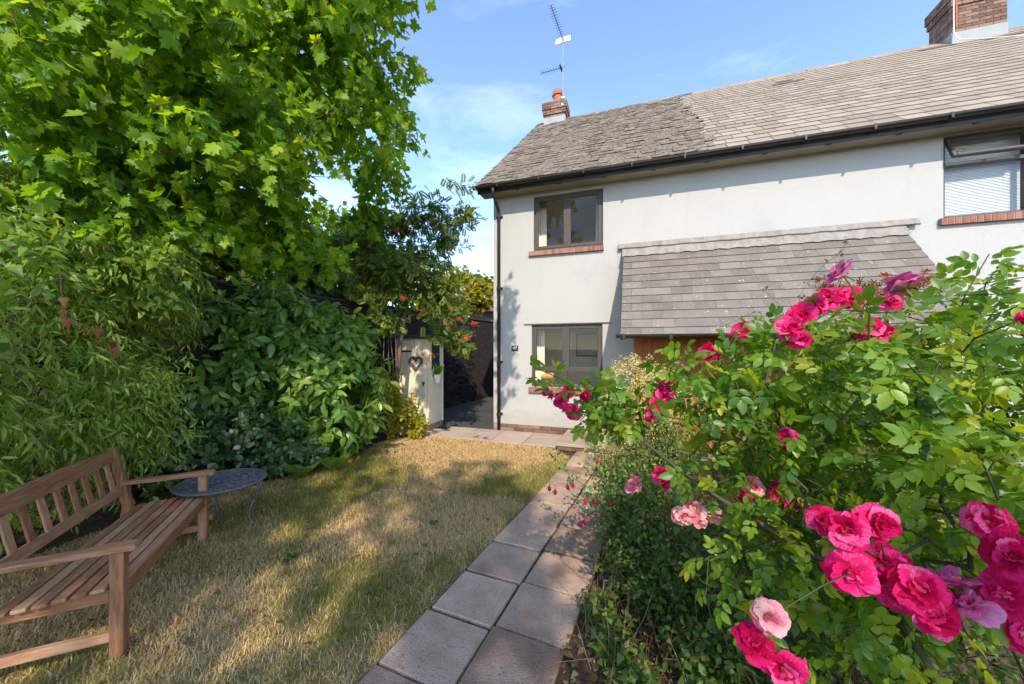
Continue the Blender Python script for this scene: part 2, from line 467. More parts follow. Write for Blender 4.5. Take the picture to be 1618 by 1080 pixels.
for i in range(10):
    s = -1.85 + i * .607
    for w, me in ((-.62, ps), (-.165, ps2)):
        if i < 2 and w > -.3: continue
        x, y = hw(s + random.uniform(-.004, .004), w)
        link('patio_slab', me, patio, (x, y, random.uniform(-.004, .004)), (random.uniform(-.008, .008), random.uniform(-.008, .008), -R(18.66) + random.uniform(-.012, .012)))

# ------------------------------------------------------------------ the house
house = empty('cottage', (HC[0], HC[1], 0), -R(18.66))
tag(house, 'white rendered two-storey cottage with slate roof and black gutter', 'house')
LEN = 13.0
WT = 4.98          # wall top
OPEN = [(.85, 2.194, 3.60, 4.672), (.811, 2.183, .925, 2.145), (6.99, 8.75, 3.56, 4.735)]


def front_wall():
    xs = sorted({0, LEN, *[a for o in OPEN for a in o[:2]]})
    zs = sorted({.15, WT, *[a for o in OPEN for a in o[2:]]})
    mb = MB()
    for i in range(len(xs) - 1):
        for j in range(len(zs) - 1):
            x0, x1, z0, z1 = xs[i], xs[i + 1], zs[j], zs[j + 1]
            if any(o[0] <= x0 and x1 <= o[1] and o[2] <= z0 and z1 <= o[3] for o in OPEN): continue
            mb.add([(x0, 0, z0), (x1, 0, z0), (x1, 0, z1), (x0, 0, z1)], [(0, 1, 2, 3)])
            mb.add([(x0, .28, z0), (x1, .28, z0), (x1, .28, z1), (x0, .28, z1)], [(3, 2, 1, 0)])
    for x0, x1, z0, z1 in OPEN:
        for q in (((x0, 0, z0), (x0, 0, z1), (x0, .28, z1), (x0, .28, z0)), ((x1, 0, z0), (x1, .28, z0), (x1, .28, z1), (x1, 0, z1)),
                  ((x0, 0, z1), (x1, 0, z1), (x1, .28, z1), (x0, .28, z1)), ((x0, 0, z0), (x0, .28, z0), (x1, .28, z0), (x1, 0, z0))):
            mb.add(q, [(0, 1, 2, 3)])
    # under edge, gables and back
    mb.add([(0, 0, .15), (LEN, 0, .15), (LEN, .28, .15), (0, .28, .15)], [(0, 3, 2, 1)])
    for x in (0, LEN):
        mb.add([(x, 0, .0), (x, 9.1, .0), (x, 9.1, WT), (x, 4.57, 8.72), (x, 0, WT)], [(0, 1, 2, 3, 4)])
    mb.add([(0, 9.1, 0), (LEN, 9.1, 0), (LEN, 9.1, WT), (0, 9.1, WT)], [(0, 1, 2, 3)])
    return mb


wall = front_wall().build('wall', M['render'], house)
# brick plinth
pl = MB().box(.0, LEN, .014, .2, 0, .1495).build('plinth', M['mortar'], house)
bk = MB().box(-.1035, .1035, -.02, .02, -.0325, .0325).mesh('brick', M['brick'], .004)
for c in range(2):
    for i in range(13):
        s = .105 + i * .2175 + (0.105 if c else 0)
        if s > 2.75: continue
        link('brick', bk, pl, (s, .018, .0375 + .075 * c))

# roof
E0 = (-.36, 4.885)
RG = (4.57, 8.965)
SL = math.hypot(RG[0] - E0[0], RG[1] - E0[1])
SA = math.atan2(RG[1] - E0[1], RG[0] - E0[0])
ca, sa = math.cos(SA), math.sin(SA)
roof = MB()
x0, x1 = -.22, LEN + .2
roof.add([(x0, E0[0], E0[1] - .03), (x1, E0[0], E0[1] - .03), (x1, RG[0], RG[1] - .03), (x0, RG[0], RG[1] - .03),
          (x0, 9.5, E0[1] - .03), (x1, 9.5, E0[1] - .03),
          (x0, E0[0], E0[1] - .10), (x1, E0[0], E0[1] - .10), (x1, RG[0], RG[1] - .12), (x0, RG[0], RG[1] - .12), (x0, 9.5, E0[1] - .10), (x1, 9.5, E0[1] - .10)],
         [(0, 1, 2, 3), (3, 2, 5, 4), (6, 9, 8, 7), (9, 10, 11, 8), (0, 3, 9, 6), (3, 4, 10, 9), (1, 7, 8, 2), (2, 8, 11, 5), (0, 6, 7, 1), (4, 5, 11, 10)])
roof = roof.build('roof', M['felt'], house)
PARTY = 3.95


def rp(s, d, h=0.0):
    """point on the front roof slope: s along, d up the slope, h above it"""
    return (s, E0[0] + d * ca - h * sa, E0[1] + d * sa + h * ca)


def slate_mesh(w, L, mat, th=.007, rag=0.0):
    x = w / 2
    j = lambda: random.uniform(-rag, rag)
    return MB().add([(-x + j(), j(), 0), (x + j(), j(), 0), (x, L, 0), (-x, L, 0), (-x, j(), th), (x, j(), th), (x, L, th * .5), (-x, L, th * .5)],
                    [(0, 3, 2, 1), (4, 5, 6, 7), (0, 1, 5, 4), (1, 2, 6, 5), (2, 3, 7, 6), (3, 0, 4, 7)]).mesh('slate', mat)


GA, SW = .262, .315
cand = []
rows = int(SL / GA)
for r in range(rows):
    d = r * GA
    n0 = 0.5 * (r % 2)
    s = PARTY + random.uniform(-.12, .12) - (SW / 2 if r % 2 else 0)
    while s < LEN + .1:
        cand.append(('new', s + SW / 2, d)); s += SW
# nearer slates show largest
def wpos(p):
    x, y = hw(p[0], p[1]); return Vector((x, y, p[2] - CAM_H))
cand.sort(key=lambda c: wpos(rp(c[1], c[2])).length + (100 if not -.2 < (lambda q: q.x / q.y)(wpos(rp(c[1], c[2]))) < 1.5 else 0))
new_m = [slate_mesh(SW - .011, GA * 1.25, M['slate_new']) for _ in range(3)]
patch_m = slate_mesh(SW - .006, GA * 1.25, M['slate_patch'])
rest = MB()
TILT = math.asin(.0085 / GA)
for i, (k, s, d) in enumerate(cand):
    p = rp(s, d, .012)
    rot = (SA - TILT * 1.1, random.uniform(-.004, .004), random.uniform(-.004, .004))
    if i < 290:
        link('slate', random.choice(new_m), roof, p, rot)
    else:
        mtx = Matrix.Translation(p) @ Matrix.Rotation(SA - TILT * 1.1, 4, 'X')
        me = new_m[i % 3]
        rest.add([mtx @ v.co for v in me.vertices], [tuple(q.vertices) for q in me.polygons])
o = rest.build('upper_slates', M['slate_new'], roof); o['kind'] = 'stuff'
for s, d in ((6.1, 5.0), (6.42, 5.0), (6.26, 5.26), (9.2, 5.75), (9.5, 5.75), (10.2, 5.5), (10.5, 5.5)):
    link('slate', patch_m, roof, rp(s, round(d / GA) * GA, .0205), (SA - TILT * 1.1, 0, 0))
# the old slates: smaller, uneven, curled
old = MB()
gO, wO = .205, .255
for r in range(int(SL / gO)):
    d = r * gO
    s = x0 - .03 + (wO / 2 if r % 2 else 0) - wO / 2
    edge = PARTY + random.uniform(-.1, .16)
    while s < edge:
        w = wO * random.uniform(.82, 1.12)
        a, b = max(s, x0 - .03), min(s + w - .008, edge)
        if b - a > .05:
            lift = random.uniform(.012, .030); l2 = lift + random.uniform(-.008, .008)
            j = [random.uniform(-.018, .018) for _ in range(4)]
            t = .009
            top = [rp(a, d + j[0], lift + t), rp(b, d + j[1], l2 + t), rp(b, d + gO * 1.3, .010 + t), rp(a, d + gO * 1.3, .010 + t)]
            bot = [rp(a, d + j[0], lift), rp(b, d + j[1], l2), rp(b, d + gO * 1.3, .010), rp(a, d + gO * 1.3, .010)]
            old.add(bot + top, [(0, 3, 2, 1), (4, 5, 6, 7), (0, 1, 5, 4), (1, 2, 6, 5), (2, 3, 7, 6), (3, 0, 4, 7)])
        s += w
o = old.build('weathered_slates', M['slate_old'], roof); o['kind'] = 'stuff'
# ridge tiles
for i in range(30):
    a = x0 + .45 * i
    if a > LEN: break
    mat = M['slate_old'] if a < PARTY else M['slate_new']
    h = random.uniform(0, .012)
    pr = [(-.15, -.105), (0, .03), (.15, -.105)]
    vs = [(a + .004 + dx, RG[0] + q[0], RG[1] + q[1] + h + dz) for dx in (0, .44) for dz in (0, -.018) for q in pr]
    MB().add(vs, [(0, 1, 7, 6), (1, 2, 8, 7), (3, 9, 10, 4), (4, 10, 11, 5), (0, 6, 9, 3), (2, 5, 11, 8), (0, 3, 4, 1), (1, 4, 5, 2), (6, 7, 10, 9), (7, 8, 11, 10)]).build('ridge_tile', mat, roof)
# verge under-cloak at the gable
MB().add([rp(-.225, 0, -.10), rp(-.225, SL, -.10), rp(-.225, SL, .002), rp(-.225, 0, .002), rp(-.16, 0, -.10), rp(-.16, SL, -.10), rp(-.16, SL, .002), rp(-.16, 0, .002)],
         [(0, 1, 2, 3), (4, 7, 6, 5), (0, 4, 5, 1), (0, 3, 7, 4)]).build('verge_board', M['dark'], roof)
# soffit, fascia, gutter
MB().box(-.2, LEN, -.315, .0, 4.765, 4.785).build('soffit', M['soffit'], house)
MB().box(-.21, LEN, -.338, -.317, 4.735, 4.862).build('fascia', M['black_plastic'], house)
gp = MB()
pr = [(-.058, .0), (-.052, -.03), (-.032, -.052), (0, -.06), (.032, -.052), (.052, -.03), (.058, 0), (.050, 0), (.045, -.026), (.027, -.045), (0, -.052), (-.027, -.045), (-.045, -.026), (-.050, 0)]
n = len(pr)
vs = [(x, -.402 + q[0], 4.858 + q[1]) for x in (-.27, LEN) for q in pr]
gp.add(vs, [(i, (i + 1) % n, n + (i + 1) % n, n + i) for i in range(n)] + [tuple(range(n - 1, -1, -1))])
gp.add([(-.272, -.402 + q[0], 4.858 + q[1]) for q in pr[:7]], [tuple(range(7))])
gut = gp.build('gutter', M['black_plastic'], house)
clip = MB().box(-.016, .016, -.468, -.338, 4.785, 4.80).box(-.016, .016, -.466, -.4605, 4.8, 4.862).mesh('gutter_clip', M['black_plastic'], .002)
for i in range(16):
    link('gutter_clip', clip, gut, (.25 + i * .82, 0, 0))
rafter = MB().box(-.035, .035, -.312, -.245, 4.737, 4.7645).mesh('soffit_vent', M['dark'], .004)
for i in range(15):
    link('soffit_vent', rafter, gut, (.6 + i * .82, -.02, .0))
dp = MB().tube([(.14, -.40, 4.80), (.14, -.39, 4.70), (.14, -.09, 4.47), (.14, -.065, 4.40), (.14, -.065, .05)], .034, 10)
dpo = dp.build('downpipe', M['black_plastic'], house, smooth=True)
for z in (4.36, 2.9, 1.4, .35):
    MB().tube([(.14, -.065, z - .03), (.14, -.065, z + .03)], .043, 10).box(.075, .205, -.03, -.001, z - .02, z + .02).build('pipe_bracket', M['black_plastic'], dpo)


# windows
def frame_rect(mb, x0, x1, z0, z1, t, y0, y1, b=None):
    b = t if b is None else b
    mb.box(x0, x0 + t, y0, y1, z0, z1).box(x1 - t, x1, y0, y1, z0, z1)
    mb.box(x0 + t, x1 - t, y0, y1, z1 - t, z1).box(x0 + t, x1 - t, y0, y1, z0, z0 + b)


def sash(win, x0, x1, z0, z1, y=.06, t=.058, tilt=0.0):
    f = MB(); frame_rect(f, 0, x1 - x0, z0 - z1, 0, t, -.022, .03)
    o = f.build('sash', M['frame'], win, .006, loc=(x0, y, z1), rot=(tilt, 0, 0))
    p = MB().add([(x0 + t, 0, z0 - z1 + t), (x1 - t, 0, z0 - z1 + t), (x1 - t, 0, -t), (x0 + t, 0, -t)], [(0, 1, 2, 3)])
    link('pane', p.mesh('pane', M['glass']), win, (0, y, z1), (tilt, 0, 0))
    return o


def sill(win, x0, x1, z1, h=.095, n=None):
    n = n or int((x1 - x0) / .0755)
    mo = MB().box(x0 + .004, x1 - .004, -.048, .10, z1 - h + .003, z1 - .006).build('sill', M['mortar'], win)
    st = (x1 - x0) / n
    me = MB().box(-st / 2 + .005, st / 2 - .005, -.055, .05, -h / 2, h / 2 - .004).mesh('brick', M['brick_sill'], .005)
    for i in range(n):
        link('brick', me, win, (x0 + st * (i + .5), random.uniform(-.002, .002), z1 - h / 2))


for k, (a, b, c, d) in enumerate(OPEN):
    win = empty('window', (0, 0, 0), parent=house)
    f = MB(); frame_rect(f, a + .002, b - .002, c + .002, d - .002, .034, .03, .10)
    mid = (a + b) / 2 - .01
    g = .034
    if k < 2:
        f.box(mid - .02, mid + .02, .03, .10, c + g, d - g)
    if k == 0:
        f.build('frame', M['frame'], win, .004)
        sash(win, a + g, mid - .012, c + g + .005, d - g, .05)
        sash(win, mid + .012, b - g, c + g + .005, d - g, .05)
        sill(win, .762, 2.21, 3.598)
    if k == 1:
        zt = c + .33
        f.box(a + g, b - g, .031, .099, zt - .02, zt + .02)
        f.build('frame', M['frame'], win, .004)
        for x, y in ((a + g, mid - .012), (mid + .012, b - g)):
            sash(win, x, y, zt + .012, d - g, .05)
            MB().add([(x, .06, c + g), (y, .06, c + g), (y, .06, zt - .02), (x, .06, zt - .02)], [(0, 1, 2, 3)]).build('pane', M['glass'], win)
        sill(win, .76, 2.21, .923, .115)
        MB().box(.66, 2.34, -.03, .0, 2.158, 2.17).build('drip_strip', M['lead'], win)
    if k == 2:
        zt = 4.335; mid = 7.88
        f.box(a + g, b - g, .031, .099, zt - .028, zt + .028)
        f.box(mid - .025, mid + .025, .0305, .0995, c + g, d - g)
        f.build('frame', M['frame'], win, .004)
        sash(win, a + g, mid - .03, zt + .03, d - g, .028, .045, -.42)
        sash(win, mid + .03, b - g, zt + .03, d - g, .05, .045)
        for x, y in ((a + g, mid - .025), (mid + .025, b - g)):
            MB().add([(x, .06, c + g), (y, .06, c + g), (y, .06, zt - .028), (x, .06, zt - .028)], [(0, 1, 2, 3)]).build('pane', M['glass'], win)
        sill(win, 6.93, 8.85, 3.558, .105)
        slat = MB().box(0, b - a - .1, -.012, .012, -.0009, .0009).mesh('blind_slat', M['blind'])
        z = c + .05
        while z < d - .05:
            link('blind_slat', slat, win, (a + .05, .17, z), (R(52), 0, 0)); z += .0215
        MB().box(a + .05, b - .05, .15, .19, d - .06, d - .02).build('head_rail', M['blind'], win)


def room(x0, x1, y0, y1, z0, z1):
    v = [(x0, y0, z0), (x1, y0, z0), (x1, y1, z0), (x0, y1, z0), (x0, y0, z1), (x1, y0, z1), (x1, y1, z1), (x0, y1, z1)]
    r = MB().add(v, [(4, 7, 6, 5), (1, 5, 6, 2), (2, 6, 7, 3), (3, 7, 4, 0)]).build('room_shell', M['cream'], house)
    MB().add(v[:4], [(0, 1, 2, 3)]).build('room_floor', M['carpet'], r)
    return r


r1 = room(.3, 3.7, .285, 2.3, 2.70, 4.78)
MB().box(1.75, 3.68, 1.9, 2.28, 2.71, 4.28).box(1.75, 3.68, 1.87, 2.28, 4.281, 4.33).build('wardrobe', M['cream'], r1)
for x in (2.15, 2.60, 3.12):
    MB().box(x - .008, x + .008, 1.894, 1.899, 2.75, 4.27).build('wardrobe_joint', M['dark'], r1)
MB().box(1.05, 1.10, 2.2, 2.295, 2.71, 4.5).build('door_post', M['cream'], r1)
r2 = room(.3, 2.68, .285, 2.2, .30, 2.38)
MB().box(1.36, 1.92, 2.165, 2.195, 1.48, 2.05).build('picture_frame', M['dark'], r2)
MB().box(1.385, 1.895, 2.158, 2.164, 1.505, 2.025).build('picture', M['mirror'], r2)
MB().box(.93, 1.16, .34, .55, .93, 1.10).add([(.92, .335, 1.10), (1.17, .335, 1.10), (1.17, .555, 1.10), (.92, .555, 1.10), (.92, .44, 1.17), (1.17, .44, 1.17)],
                                            [(0, 1, 5, 4), (2, 3, 4, 5), (0, 4, 3), (1, 2, 5)]).build('wooden_box', M['oak'], r2)
MB().box(.60, 2.4, .285, .60, .90, .925).build('window_board', M['white_plastic'], r2)
def curtain(parent, x0, x1, y, z0, z1):
    n = 26; vs = []
    for i in range(n + 1):
        x = x0 + (x1 - x0) * i / n; yy = y + .018 * math.sin(i * 1.45)
        vs += [(x, yy, z0), (x, yy * 1.0, z1)]
    MB().add(vs, [(2 * i, 2 * i + 2, 2 * i + 3, 2 * i + 1) for i in range(n)]).build('curtain', M['cream'], parent, smooth=True)


curtain(r1, .80, 1.02, .40, 3.2, 4.72); curtain(r1, 2.02, 2.26, .40, 3.2, 4.72)
curtain(r2, .76, .98, .40, .94, 2.2)
r3 = room(6.6, 9.2, .285, 3.5, 2.70, 4.78)

# number plaque
plq = MB().box(.392, .532, -.014, -.0005, 1.628, 1.735).build('number_plaque', M['dark'], house, .003)
cu = bpy.data.curves.new('digits', 'FONT'); cu.body = '47'; cu.size = .092; cu.align_x = 'CENTER'; cu.align_y = 'CENTER'; cu.extrude = .001
to = bpy.data.objects.new('digits_source', cu); COL.objects.link(to)
bpy.context.view_layer.update()
me = bpy.data.meshes.new_from_object(to.evaluated_get(bpy.context.evaluated_depsgraph_get()))
bpy.data.objects.remove(to)
me.materials.clear(); me.materials.append(M['white_plastic'])
link('digits', me, plq, (.462, -.0155, 1.681), (R(90), 0, 0))

# porch canopy
cl, crr = 2.56, 6.52
CE = (-1.45, 1.865)
CT = (0.0, 3.50)
CL = math.hypot(CT[0] - CE[0], CT[1] - CE[1]); CA = math.atan2(CT[1] - CE[1], CT[0] - CE[0])
cca, csa = math.cos(CA), math.sin(CA)


def cp(s, d, h=0.0):
    return (s, CE[0] + d * cca - h * csa, CE[1] + d * csa + h * cca)


cb = MB()
cb.add([cp(cl, 0, -.06), cp(crr, 0, -.06), cp(crr, CL, -.06), cp(cl, CL, -.06), cp(cl, 0, 0), cp(crr, 0, 0), cp(crr, CL, 0), cp(cl, CL, 0)],
       [(0, 3, 2, 1), (4, 5, 6, 7), (0, 1, 5, 4), (1, 2, 6, 5), (2, 3, 7, 6), (3, 0, 4, 7)])
for s in (cl + .02, crr - .02):
    cb.add([cp(s - .02, .02, -.06), cp(s - .02, CL, -.06), (s - .02, -.002, 3.30), (s - .02, -1.36, 1.80), cp(s + .02, .02, -.06), cp(s + .02, CL, -.06), (s + .02, -.002, 3.30), (s + .02, -1.36, 1.80)],
           [(0, 1, 2, 3), (7, 6, 5, 4), (0, 3, 7, 4), (2, 1, 5, 6), (3, 2, 6, 7)])
canopy = cb.build('porch_canopy', M['dark'], house)
gC, wC = .178, .30
cm = [slate_mesh(wC - .009, gC * 1.3, M['slate_canopy'], .007, .002) for _ in range(4)]
half = [slate_mesh(wC / 2 - .009, gC * 1.3, M['slate_canopy'], .007, .002) for _ in range(2)]
tl = math.asin(.0085 / gC)
for r in range(11):
    d = -.03 + r * gC
    n = int((crr - cl) / wC)
    st = (crr - cl) / (n + .5)
    off = st / 2 if r % 2 else 0
    for i in range(n + 1):
        if r % 2 and i == 0:
            link('canopy_slate', random.choice(half), canopy, cp(cl + st / 4, d, .010), (CA - tl * 1.15, 0, 0))
        if not r % 2 and i == n:
            link('canopy_slate', random.choice(half), canopy, cp(crr - st / 4, d, .010), (CA - tl * 1.15, 0, 0)); continue
        if r % 2 and i == n: continue
        link('canopy_slate', random.choice(cm), canopy, cp(cl + off + st * (i + .5), d + random.uniform(-.003, .003), .010), (CA - tl * 1.15, 0, random.uniform(-.005, .005)))
# lead apron with a wavy lower edge, and the flashing strip on the wall
ap = MB(); N = 60
vs = []
for i in range(N + 1):
    s = cl - .02 + (crr - cl + .04) * i / N
    vs += [cp(s, CL - .26 + .012 * math.sin(i * 1.7) + random.uniform(-.008, .008), .026), cp(s, CL - .11, .026 + random.uniform(0, .006)), cp(s, CL + .015, .03)]
ap.add(vs, [(3 * i + k, 3 * i + 3 + k, 3 * i + 4 + k, 3 * i + 1 + k) for i in range(N) for k in (0, 1)])
ap.build('lead_apron', M['lead'], canopy)
fl = MB(); vs = []
for i in range(N + 1):
    s = 2.47 + (6.70 - 2.47) * i / N
    wv = .006 * math.sin(i * .9) + random.uniform(-.004, .004)
    vs += [(s, -.06 + wv, 3.485 + wv), (s, -.075 + wv, 3.50 + wv), (s, -.03 + wv * .3, 3.585), (s, -.002, 3.60)]
fl.add(vs, [(4 * i + k, 4 * i + 4 + k, 4 * i + 5 + k, 4 * i + 1 + k) for i in range(N) for k in range(3)])
fl.build('lead_flashing', M['lead'], canopy)
vs = [(x, CE[0] - .055 + q[0] * .85, CE[1] + .015 + q[1] * .85) for x in (cl - .06, crr + .06) for q in pr]
n = len(pr)
cg = MB().add(vs, [(i, (i + 1) % n, n + (i + 1) % n, n + i) for i in range(n)] + [tuple(range(n - 1, -1, -1)), tuple(range(n, 2 * n))]).build('canopy_gutter', M['black_plastic'], canopy)
ck = MB().box(-.025, .025, CE[0] - .112, CE[0] + .03, CE[1] - .062, CE[1] - .036).box(-.025, .025, CE[0] - .116, CE[0] - .106, CE[1] - .036, CE[1] + .02).mesh('gutter_clip', M['black_plastic'], .002)
for i in range(7):
    link('gutter_clip', ck, cg, (cl + .05 + i * .62, 0, 0))
# porch front below the canopy: stained boards and the front door
bd = MB().box(-.066, .066, -.024, 0, 0.0, 2.05).mesh('board', M['orange_wood'], .004)
porch = MB().box(2.74, 6.38, -.52, -.001, .04, 2.12).build('porch_front', M['orange_wood'], house)
for i in range(27):
    s = 2.81 + i * .135
    if 3.7 < s < 4.6: continue
    link('board', bd, porch, (s, -.5205, .055))
door = MB().box(3.74, 4.56, -.565, -.521, .06, 2.03).build('front_door', M['orange_wood'], porch, .006)
MB().tube([(4.47, -.565, 1.05), (4.47, -.61, 1.05), (4.37, -.61, 1.05)], .01).build('handle', M['steel'], door)
# step by the porch
stp = MB().box(1.55, 3.35, -1.06, -.02, .0, .075).build('porch_step', M['mortar'], house)
for i in range(8):
    link('brick', bk, stp, (1.66 + i * .2175, -1.052, .0375))
MB().box(1.53, 2.14, -1.09, -.02, .0755, .125).build('step_slab', M['slab_pink'], stp, .006)
MB().box(2.15, 3.36, -1.09, -.02, .0755, .124).build('step_slab', M['slab_pink'], stp, .006)


def chimney(s0, s1, w0, w1, zb, zt, lead_h):
    c = MB().box(s0 + .012, s1 - .012, w0 + .012, w1 - .012, zb, zt).build('chimney', M['mortar'], house)
    MB().box(s0 - .006, s1 + .006, w0 - .006, w1 + .006, zb, zb + lead_h).build('lead_flashing', M['lead_white'], c)
    nrow = int((zt - zb - lead_h) / .075)
    for r in range(nrow):
        z = zb + lead_h + .0375 + r * .075
        o_ = 0.0
        k = nrow - r
        if k in (5, 4): o_ = .03
        if k in (3, 2, 1): o_ = .055
        # front and side courses, each brick its own piece
        for face in range(4):
            if face in (0, 2):
                a, b, y = s0 - o_, s1 + o_, (w0 - o_ if face == 0 else w1 + o_)
            else:
                a, b, y = w0 - o_ + .105, w1 + o_ - .105, (s0 - o_ if face == 1 else s1 + o_)
            nb = max(1, round((b - a) / .2175)); st = (b - a) / nb
            ph = .5 if r % 2 else 0
            cuts = [a] + [a + st * (i + ph) for i in range(0 if ph else 1, nb)] + [b]
            for i in range(len(cuts) - 1):
                q0, q1 = cuts[i] + .005, cuts[i + 1] - .005
                if q1 - q0 < .03: continue
                if face in (0, 2):
                    sg = 1 if face == 0 else -1
                    me = MB().box(-(q1 - q0) / 2, (q1 - q0) / 2, 0, .10 * sg, -.0325, .0325) if sg > 0 else MB().box(-(q1 - q0) / 2, (q1 - q0) / 2, -.10, 0, -.0325, .0325)
                    loc = ((q0 + q1) / 2, y, z)
                else:
                    me = MB().box(0, .10, -(q1 - q0) / 2, (q1 - q0) / 2, -.0325, .0325) if face == 1 else MB().box(-.10, 0, -(q1 - q0) / 2, (q1 - q0) / 2, -.0325, .0325)
                    loc = (y, (q0 + q1) / 2, z)
                me.build('brick', M['brick'], c, loc=loc)
    zt2 = zb + lead_h + nrow * .075
    MB().add([(s0 - .05, w0 - .05, zt2), (s1 + .05, w0 - .05, zt2), (s1 + .05, w1 + .05, zt2), (s0 - .05, w1 + .05, zt2), (s0 + .1, w0 + .1, zt2 + .06), (s1 - .1, w0 + .1, zt2 + .06), (s1 - .1, w1 - .1, zt2 + .06), (s0 + .1, w1 - .1, zt2 + .06)],
             [(4, 5, 6, 7), (0, 1, 5, 4), (1, 2, 6, 5), (2, 3, 7, 6), (3, 0, 4, 7)]).build('flaunching', M['mortar'], c)
    return c, zt2


def pot(c, x, y, z):
    MB().lathe([(.165, z), (.155, z + .06), (.145, z + .30), (.18, z + .31), (.18, z + .37), (.155, z + .38), (.155, z + .44), (.12, z + .44), (.12, z + .1)], 18, (x, y)).build('chimney_pot', M['terracotta'], c, smooth=False)


ch1, zt1 = chimney(.03, .70, 4.22, 4.80, 8.62, 9.42, .28)
pot(ch1, .42, 4.5, zt1 + .03)
MB().lathe([(.14, zt1 + .47), (.15, zt1 + .49), (.09, zt1 + .56), (.0, zt1 + .58)], 12, (.42, 4.5)).build('pot_cowl', M['steel'], ch1)
ch2, zt2 = chimney(9.68, 10.62, 4.25, 4.95, 8.66, 10.0, .30)
pot(ch2, 9.95, 4.6, zt2 + .03); pot(ch2, 10.35, 4.6, zt2 + .03)
MB().tube([(9.70, 4.225, 9.9), (9.70, 4.215, 8.95), (9.72, 4.10, 8.68), (9.8, 3.7, 8.36), (10.2, 3.3, 8.0), (10.9, 2.9, 7.66), (11.8, 2.5, 7.32)], .010, 6).build('cable', M['white_plastic'], ch2)
MB().tube([(9.745, 4.225, 9.9), (9.745, 4.22, 9.05)], .02, 6).build('cable_pipe', M['terracotta'], ch2)

# aerials on the left chimney
mx_, my_ = hw(.64, 4.19)
aer = empty('tv_aerial', (mx_, my_, 9.12))
tag(aer, 'rooftop television aerial mast with two rod antennas on the small chimney', 'aerial')
MB().tube([(0, 0, 0), (0, 0, 2.14)], .017, 8).build('mast', M['steel'], aer)
MB().box(-.05, .05, -.02, .07, .06, .10).box(-.05, .05, -.02, .07, .27, .31).build('mast_bracket', M['steel'], aer)


def yagi(base, vec, n, L, reflector=False):
    b = Vector(base); v = Vector(vec); d = v.normalized(); x = d.cross(Vector((0, 0, 1))).normalized()
    o = MB().tube([b - d * .08, b + v], .011, 6).build('antenna', M['alu'], aer)
    for i in range(n):
        p = b + v * (.16 + .84 * i / (n - 1))
        MB().tube([p - x * L / 2, p + x * L / 2], .0055, 5).build('rod', M['alu'], o)
    if reflector:
        for sg in (-1, 1):
            c = b + x * sg * .13
            MB().bar(c - x * .1 - d * .03, c + x * .1 - d * .03, .03, .16).build('reflector', M['white_plastic'], o)
    else:
        p = b + v * .08
        MB().bar(p - x * .14, p + x * .14, .05, .05).build('dipole_box', M['alu'], o)
    return o


yagi((0, 0, 2.08), (-.49, -1.13, 0), 13, .19, True)
yagi((0, 0, 1.22), (-.66, .25, 0), 8, .22)


# ------------------------------------------------------------------ boundary wall of dark bricks
WR = R(65.5)
bw = empty('brick_boundary_wall', (-1.95, 10.2, 0), WR)
tag(bw, 'tall dark sooty brick wall along the lane beside the shed', 'wall')
WH = 34 * .076
MB().box(-9.5, 4.6, .003, .215, -.02, WH).build('core', M['mortar_dark'], bw)
wb = [MB().box(-.105, .105, -.006 - .003 * k, .05, -.033, .033).mesh('brick', M['brick_black']) for k in range(3)]
bl = []
for c in range(34):
    i = 0
    a = -9.4 + (.1125 if c % 2 else 0)
    while a < 4.4:
        bl.append((a, .038 + c * .076)); a += .2245
bl.sort(key=lambda q: (0 if -.1 < q[0] < 2.9 else 1, (q[0] * .414 - 1.95) ** 2 + (10.2 + q[0] * .91) ** 2 + q[1] * .2))
rest = MB()
for i, (a, z) in enumerate(bl):
    if i < 295:
        link('brick', random.choice(wb), bw, (a, random.uniform(-.002, .002), z), (0, 0, random.uniform(-.006, .006)))
    else:
        rest.box(a - .105, a + .105, -.006 - random.random() * .006, .05, z - .033, z + .033)
o = rest.build('farther_bricks', M['brick_black'], bw); o['kind'] = 'stuff'
MB().box(-9.5, 4.6, -.03, .245, WH + .001, WH + .06).build('coping', M['brick_black'], bw, .01)

# neighbour beyond the wall
nb = empty('neighbour_house', (-2.1, 18.0, 0), 0)
tag(nb, 'low white building with brown tiled roof seen beyond the dark wall', 'house')
MB().box(0, 9, 0, 6, 0, 3.55).build('wall', M['render'], nb)
nr = MB().add([(-.3, -.35, 3.50), (9.3, -.35, 3.50), (9.3, 3, 5.3), (-.3, 3, 5.3), (-.3, 6.35, 3.5), (9.3, 6.35, 3.5), (-.3, -.35, 3.40), (9.3, -.35, 3.40)],
              [(0, 1, 2, 3), (3, 2, 5, 4), (0, 6, 7, 1), (0, 3, 4)]).build('roof', M['brick'], nb)
tl_ = MB()
for r in range(13):
    for i in range(30):
        a = i * .33 - .3; f0 = r / 13; f1 = (r + 1) / 13 + .02
        y0 = -.4 + 3.4 * f0; z0 = 3.50 + 1.8 * f0 + .05; y1 = -.4 + 3.4 * f1; z1 = 3.5 + 1.8 * f1 + .02
        tl_.add([(a, y0, z0), (a + .31, y0, z0), (a + .31, y1, z1), (a, y1, z1), (a, y0, z0 - .03), (a + .31, y0, z0 - .03)], [(0, 1, 2, 3), (4, 5, 1, 0)])
o = tl_.build('roof_tiles', M['brick'], nr); o['kind'] = 'stuff'
MB().box(.5, 1.3, -.02, -.002, 1.5, 2.6).build('window', M['frame'], nb)
MB().tube([(.1, -.42, 3.47), (9.2, -.42, 3.47)], .05).build('gutter', M['black_plastic'], nb)

